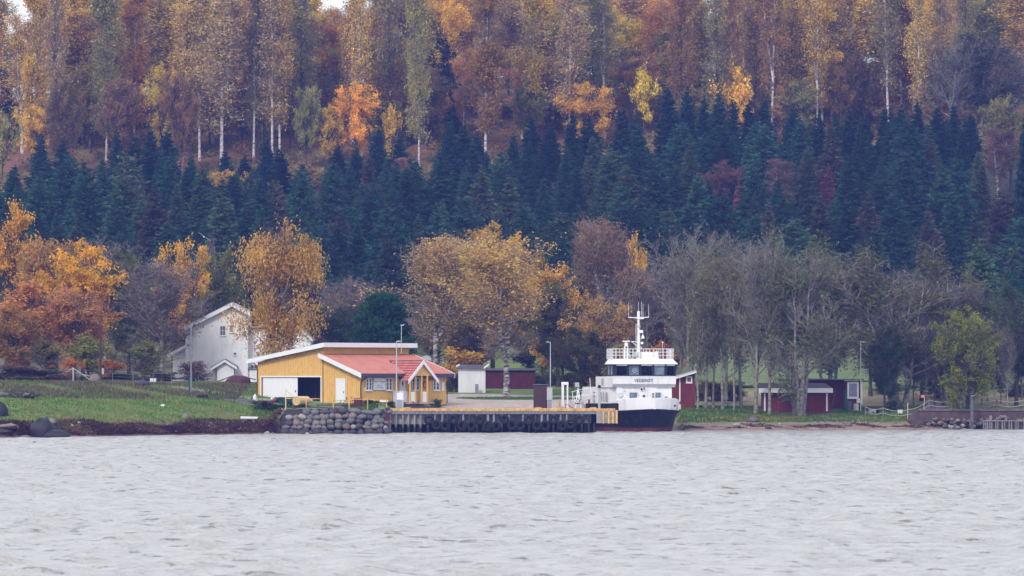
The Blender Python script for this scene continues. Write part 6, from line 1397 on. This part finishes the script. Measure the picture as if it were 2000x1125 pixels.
MB().b(-3.24, -3.19, 14.3, 15.2, 2.0, 4.0).build('side_door', CAB, F)
# bridge belt
BW = 3.2
bx_ = MB(); bx_.add([(-BW, 5.15, 4.42), (BW, 5.15, 4.42), (BW, 8.2, 4.42), (-BW, 8.2, 4.42), (-BW, 4.75, 4.75), (BW, 4.75, 4.75), (BW, 8.2, 4.75), (-BW, 8.2, 4.75), (-BW, 4.7, 5.52), (BW, 4.7, 5.52), (BW, 8.2, 5.52), (-BW, 8.2, 5.52)],
    [(3, 2, 1, 0)] + [(a + i, a + (i + 1) % 4, a + 4 + (i + 1) % 4, a + 4 + i) for a in (0, 4) for i in range(4)] + [(8, 9, 10, 11)])
BB = bx_.build('bridge_front', FW, F)
MB().b(-BW - .02, BW + .02, 4.66, 4.7, 5.46, 5.53).build('ledge', FW, BB)
text(BB, 'VEDERØY', .44, (-.1, 4.675, 4.96), (R90, 0, 0), mat('name_black', (.03, .03, .06), .7), name='ship_name')
MB().b(.78, .80, 4.685, 4.7, 4.75, 5.46).b(1.35, 1.37, 4.685, 4.7, 4.75, 5.4).build('panel_seam', CAB, BB)
MB().b(-2.3, -.4, 4.9, 4.95, 4.50, 4.56).b(1.2, 2.9, 4.9, 4.95, 4.50, 4.56).build('hand_grip', STEEL, BB)
MB().b(-BW - .06, -2.2, 8.2, 13.5, 4.42, 5.5).build('upper_side_house', FW, F); MB().b(-BW - .09, -BW - .061, 9.2, 10.4, 4.6, 5.3).build('side_panel', CAB, F)
# wheelhouse: posts, panes, inside
wz0, wz1 = 5.52, 6.72; yf = 4.78
MB().b(-BW + .1, BW - .1, 7.9, 8.0, wz0, wz1).build('rear_bulkhead', mat('wheelhouse_inside', (.05, .05, .08)), F)
fr_ = MB(); np_ = 5; ed = [-BW + .18, -1.78, -.42, .62, 1.98, BW - .04]; MW = mat('wheelhouse_black', (.012, .012, .03), .4)
ed = [-2.98, -1.70, -.40, .90, 2.20, BW]
posts = [(-BW, -2.80), (-1.82, -1.55), (-.58, -.28), (.74, 1.02), (2.02, 2.30), (3.02, BW)]
for a, b in posts: fr_.b(a, b, yf, yf + .1, wz0, wz1)
for (a, b), (c, d) in zip(posts[:-1], posts[1:]): fr_.b(b, c, yf, yf + .1, wz0, wz0 + .12); fr_.b(b, c, yf, yf + .1, wz1 - .14, wz1)
fr_.build('window_frame', MW, F)
GLS = bpy.data.materials.new('clear_glass'); GLS.use_nodes = True; p = GLS.node_tree.nodes['Principled BSDF']; p.inputs['Base Color'].default_value = (.55, .7, .75, 1); p.inputs['Transmission Weight'].default_value = 1.0; p.inputs['Roughness'].default_value = .03; p.inputs['IOR'].default_value = 1.15
for i, ((a, b), (c, d)) in enumerate(zip(posts[:-1], posts[1:])):
    MB().b(b, c, yf + .04, yf + .055, wz0 + .12, wz1 - .14).build('windscreen', GG if i in (1, 3) else GLS, F)
    if i != 1: MB().b(b - .05, c + .05, yf - .14, yf - .02, wz1 - .16, wz1 - .05).build('sun_visor', FW, F)
for s_ in (-1, 1):
    sf = MB()
    for y_ in (4.88, 6.4, 7.9): sf.b(s_ * (BW - .1), s_ * BW, y_, y_ + .18, wz0, wz1)
    sf.b(s_ * (BW - .1), s_ * BW, 5.06, 7.9, wz0, wz0 + .15).b(s_ * (BW - .1), s_ * BW, 5.06, 7.9, wz1 - .12, wz1); sf.build('window_frame', MW, F)
    MB().b(s_ * (BW - .06), s_ * (BW - .05), 5.0, 8.0, wz0 + .1, wz1 - .1).build('side_window', GG, F)
MB().torus((-.98, yf + .02, 6.1), .22, .02, (0, 1, 0), 18, 5).tube((-.98, yf + .01, 6.1), (-.98, yf - .03, 6.1), .06).build('clear_view_screen', STEEL, F)
MB().b(-2.6, 2.9, 6.0, 6.5, wz0, 5.95).build('console', MW, F)
MB().b(-2.75, -2.3, 7.5, 7.6, 5.7, 6.4).b(2.4, 2.75, 6.8, 6.9, 5.6, 6.5).b(-2.0, -1.75, 8, 8.1, 5.6, 6.2).build('curtain', mat('curtain', (.55, .58, .56)), F)
MB().b(.42, .66, 7.0, 7.15, 5.6, 6.4).build('chart_board', mat('board_cream', (.6, .5, .42)), F)
# roof visor
m_ = MB(); m_.add([(-BW - .12, 4.45, 6.72), (BW + .16, 4.45, 6.72), (BW + .16, 8.5, 6.72), (-BW - .12, 8.5, 6.72), (-BW + .22, 5.1, 7.25), (BW - .25, 5.1, 7.25), (BW - .25, 8.3, 7.25), (-BW + .22, 8.3, 7.25)], [(3, 2, 1, 0), (4, 5, 6, 7), (0, 1, 5, 4), (1, 2, 6, 5), (2, 3, 7, 6), (3, 0, 4, 7)])
m_.build('wheelhouse_roof', FW, F)
rl_ = MB(); x0, x1, ya, yb2, z0 = -BW + .05, BW - .2, 5.0, 8.2, 7.25
for h_ in (.36, .68, 1.0): rl_.path([(x0, ya, z0 + h_), (x1, ya, z0 + h_), (x1, yb2, z0 + h_), (x0, yb2, z0 + h_), (x0, ya, z0 + h_)], .025, 5)
rl_.build('rail', FW, F)
k = 0
for (a, b, c, d, n_) in ((x0, ya, x1, ya, 18), (x1, ya, x1, yb2, 9), (x1, yb2, x0, yb2, 14), (x0, yb2, x0, ya, 9)):
    for i in range(n_): t_ = i / n_; MB().tube((a + (c - a) * t_, b + (d - b) * t_, 7.22), (a + (c - a) * t_, b + (d - b) * t_, 8.27), .022, n=5).build('stanchion', FW, F)
MB().b(.15, 1.75, 6.6, 7.6, 7.25, 7.95).build('roof_locker', FW, F); MB().tube((-.75, 6.2, 7.65), (-.35, 6.2, 7.65), .28, n=14).build('searchlight', CAB, F); MB().tube((1.55, 6.3, 7.25), (1.55, 6.3, 8.0), .25, .15, 12).build('vent_cowl', FW, F)
# mast
MX, MYy = -.02, 7.6
mt = MB(); mt.tube((MX, MYy, 7.2), (MX, MYy, 9.6), .17, .15).tube((MX, MYy, 9.6), (MX - .02, MYy, 11.4), .13, .11); MA = mt.build('mast', FW, F)
MB().tube((MX, MYy, 11.4), (MX, MYy, 12.05), .15).b(MX - .2, MX + .5, MYy - .15, MYy + .15, 11.25, 11.45).build('mast_head', FW, MA)
MB().beam((MX - 1.05, MYy, 11.42), (MX + .0, MYy, 11.38), .09, .09).beam((MX, MYy, 11.36), (MX + 1.05, MYy, 11.45), .09, .09).build('yard', FW, MA)
for x_, z0, z1 in ((-1.02, 11.4, 12.95), (-.02, 12.0, 12.95), (.45, 11.45, 12.8), (1.02, 11.45, 12.75), (.3, 11.5, 13.0)): MB().tube((MX + x_, MYy, z0), (MX + x_, MYy, z1), .02, .012, 5).build('antenna', FW, MA)
ld = MB()
for x_ in (-.32, -.2): ld.tube((MX + x_, MYy - .1, 8.2), (MX + x_, MYy - .1, 10.8), .015, n=4)
for i in range(13): ld.tube((MX - .32, MYy - .1, 8.3 + i * .2), (MX - .2, MYy - .1, 8.3 + i * .2), .012, n=4)
ld.build('ladder', FW, MA)
MB().tube((MX, MYy, 8.95), (MX - .75, MYy, 9.0), .04).tube((MX - .72, MYy, 8.97), (MX - .1, MYy, 8.5), .03).build('bracket', FW, MA)
MB().b(MX + .02, MX + .42, MYy - .2, MYy + .1, 9.85, 10.15).build('loudhailer', FW, MA); MB().tube((MX + .3, MYy - .1, 8.85), (MX + .3, MYy - .3, 8.85), .13).build('horn', FW, MA); MB().tube((MX + .05, MYy - .1, 10.35), (MX + .05, MYy - .1, 10.65), .11).build('mast_light', CAB, MA); MB().b(MX + .1, MX + .3, MYy - .15, MYy + .05, 8.2, 8.5).build('junction_box', CAB, MA)
MB().tube((MX + .42, MYy, 9.75), (MX + .42, MYy - .05, 9.3), .02, .2, 10).build('radar_reflector', mat('reflector', (.7, .66, .58)), MA)
MB().tube((MX + .85, MYy, 8.2), (MX + .85, MYy, 10.9), .012, n=4).build('halyard', CAB, MA)
rd = MB(); rd.tube((-1.62, 6.6, 7.2), (-1.62, 6.6, 8.5), .07).tube((-1.35, 6.6, 7.2), (-1.35, 6.6, 8.5), .07).tube((-1.48, 6.6, 8.5), (-1.48, 6.6, 8.85), .19); RD = rd.build('radar_stand', FW, F); MB().b(-1.85, -1.12, 6.5, 6.7, 8.95, 9.07).tube((-1.48, 6.6, 8.85), (-1.48, 6.6, 8.97), .08).build('radar_scanner', FW, RD); MB().tube((-1.35, 6.6, 7.9), (-.95, 6.4, 7.25), .03).build('stay', FW, RD)
MB().tube((2.1, 6.0, 8.2), (2.1, 6.0, 8.9), .015).tube((2.1, 6.0, 8.85), (2.1, 6.0, 8.97), .07).build('gps_antenna', FW, F)
for s_, (x_, y_) in enumerate(((-2.05, 2.3), (-1.7, 2.7))): pass
MB().path([(-2.75, 2.6, 3.3), (-2.3, 1.6, 3.2), (-2.0, 1.6, 3.0)], .02, 4).build('mooring_line', ROPE, F)
MB().b(2.75, 3.05, 1.7, 1.85, 2.25, 2.75).build('vent_grille', mat('grille_beige', (.5, .47, .42)), F)
aft = MB(); aft.b(-2.9, 2.9, 21.5, 23.5, 3.9, 4.0); 
for x_ in (-2.8, 2.8): aft.tube((x_, 23.3, 2), (x_, 23.3, 3.9), .06)
aft.build('aft_canopy', FW, F)

# ------------------------------------------------------------------ grass and shore weeds
def blades(name, X, Y, h, wdt, colors, label, cat, lean=.35, seed=1, n_per=1):
    rs = np.random.RandomState(seed); n = len(X); Z = ground(X, Y) - .03
    hh = h * (.5 + .9 * rs.rand(n)); az = rs.rand(n) * 6.28
    D = np.stack([lean * rs.normal(size=n), lean * rs.normal(size=n), np.ones(n)], -1); A = np.stack([X, Y, Z], -1); sd_ = np.stack([np.cos(az), np.sin(az), 0 * az], -1) * (wdt * (.6 + .8 * rs.rand(n)))[:, None]
    V = np.stack([A - sd_, A + sd_, A + D * hh[:, None]], 1).reshape(-1, 3); F = np.arange(3 * n).reshape(-1, 3)
    pch = .8 * vnoise(X, Y, 3.6, 9) + .6 * vnoise(X, Y, 1.1, 12); ci = np.clip(((pch + 1) / 2 * len(colors) + rs.normal(size=n) * .7).astype(int), 0, len(colors) - 1)
    k = np.array(colors)[ci] * (.75 + .5 * rs.rand(n, 1))
    o = mobj(name, np_mesh(name, V, F, 3, False, mats=[LEAF], colors=np.repeat(k, 3, 0))); return tag(o, label, cat, kind='stuff')
rs = np.random.RandomState(8)
X = rs.uniform(-62, -14, 52000); Y = shore(X) + 3.4 + 1.3 * vnoise(X, X * 0, 1.7, 8) + rs.rand(52000) ** 1.3 * 52; ok = ~((X > -27) & (Y > 499) & (X > -27 + (Y - 499) * .2)); X, Y = X[ok], Y[ok]
blades('meadow_grass', X, Y, .20, .05, [(.07, .15, .035), (.10, .19, .035), (.15, .23, .045), (.21, .24, .06), (.23, .19, .09)], 'green and yellowish grass of the sloping meadow at left', 'grass', seed=2)
X = rs.uniform(-60, -18, 16000); Y = shore(X) + 24 + rs.rand(16000) * 24; ok = (vnoise(X, Y, 4, 3) > -.2) & ~((X > -27) & (Y > 499)); X, Y = X[ok], Y[ok]
blades('dry_weeds', X, Y, .36, .07, [(.17, .15, .09), (.21, .17, .10), (.14, .10, .085), (.10, .13, .06)], 'dry brown weeds along the top of the meadow', 'weeds', seed=3)
X = rs.uniform(-55, -16, 22000); Y = shore(X) + .3 + rs.rand(22000) ** 1.3 * (3.4 + 2.2 * vnoise(X, X * 0, 3.1, 4))
blades('shore_wrack', X, Y, .22, .10, [(.07, .032, .04), (.11, .055, .055), (.16, .09, .075), (.22, .16, .10)], 'dark reddish seaweed wrack and soil along the left shore', 'seaweed', lean=1.2, seed=4)
X = rs.uniform(17, 62, 30000); Y = shore(X) + 5.6 + rs.rand(30000) ** 1.3 * 24
blades('shore_grass', X, Y, .20, .05, [(.035, .11, .04), (.06, .14, .04), (.09, .15, .04), (.15, .15, .045), (.19, .14, .04)], 'green and rust-tinted grass strip above the right beach', 'grass', seed=5)
X = rs.uniform(17, 55, 6000); Y = shore(X) + 1.2 + rs.rand(6000) * 3.6; ok = vnoise(X, Y, 1.6, 6) > .15
blades('beach_wrack', X[ok], Y[ok], .12, .10, [(.05, .025, .03), (.09, .05, .045), (.13, .08, .06)], 'brown seaweed scattered on the right beach', 'seaweed', lean=1.5, seed=6)
X = rs.uniform(-25, -13, 5000); Y = rs.uniform(489.5, 501, 5000); ok = (Y < 500 + (X + 15) * .35); blades('yard_grass', X[ok], Y[ok], .22, .05, [(.04, .11, .03), (.07, .14, .03), (.10, .15, .04)], 'grass strip between stone wall and yellow building', 'grass', seed=7)
X = rs.uniform(-6, 9, 5000); Y = rs.uniform(524.5, 534, 5000); ok = ((X - 1.2) / 7) ** 2 + ((Y - 529) / 4) ** 2 < 1; blades('island_grass', X[ok], Y[ok], .14, .05, [(.05, .13, .03), (.08, .16, .035), (.11, .17, .04)], 'grass island around the big birch in the gravel yard', 'grass', seed=8)
# ------------------------------------------------------------------ air
HAZE = bpy.data.materials.new('haze_air'); HAZE.use_nodes = True
t = HAZE.node_tree; t.nodes.clear()
o_ = t.nodes.new('ShaderNodeOutputMaterial'); v_ = t.nodes.new('ShaderNodeVolumePrincipled')
v_.inputs['Color'].default_value = (0.17, 0.26, 0.85, 1); v_.inputs['Density'].default_value = 0.00020; v_.inputs['Anisotropy'].default_value = 0.0
t.links.new(v_.outputs[0], o_.inputs['Volume'])
hz_ = MB().b(-1600, 1600, -1000, 2000, -6, 110).build('haze', HAZE)
tag(hz_, kind='stuff')
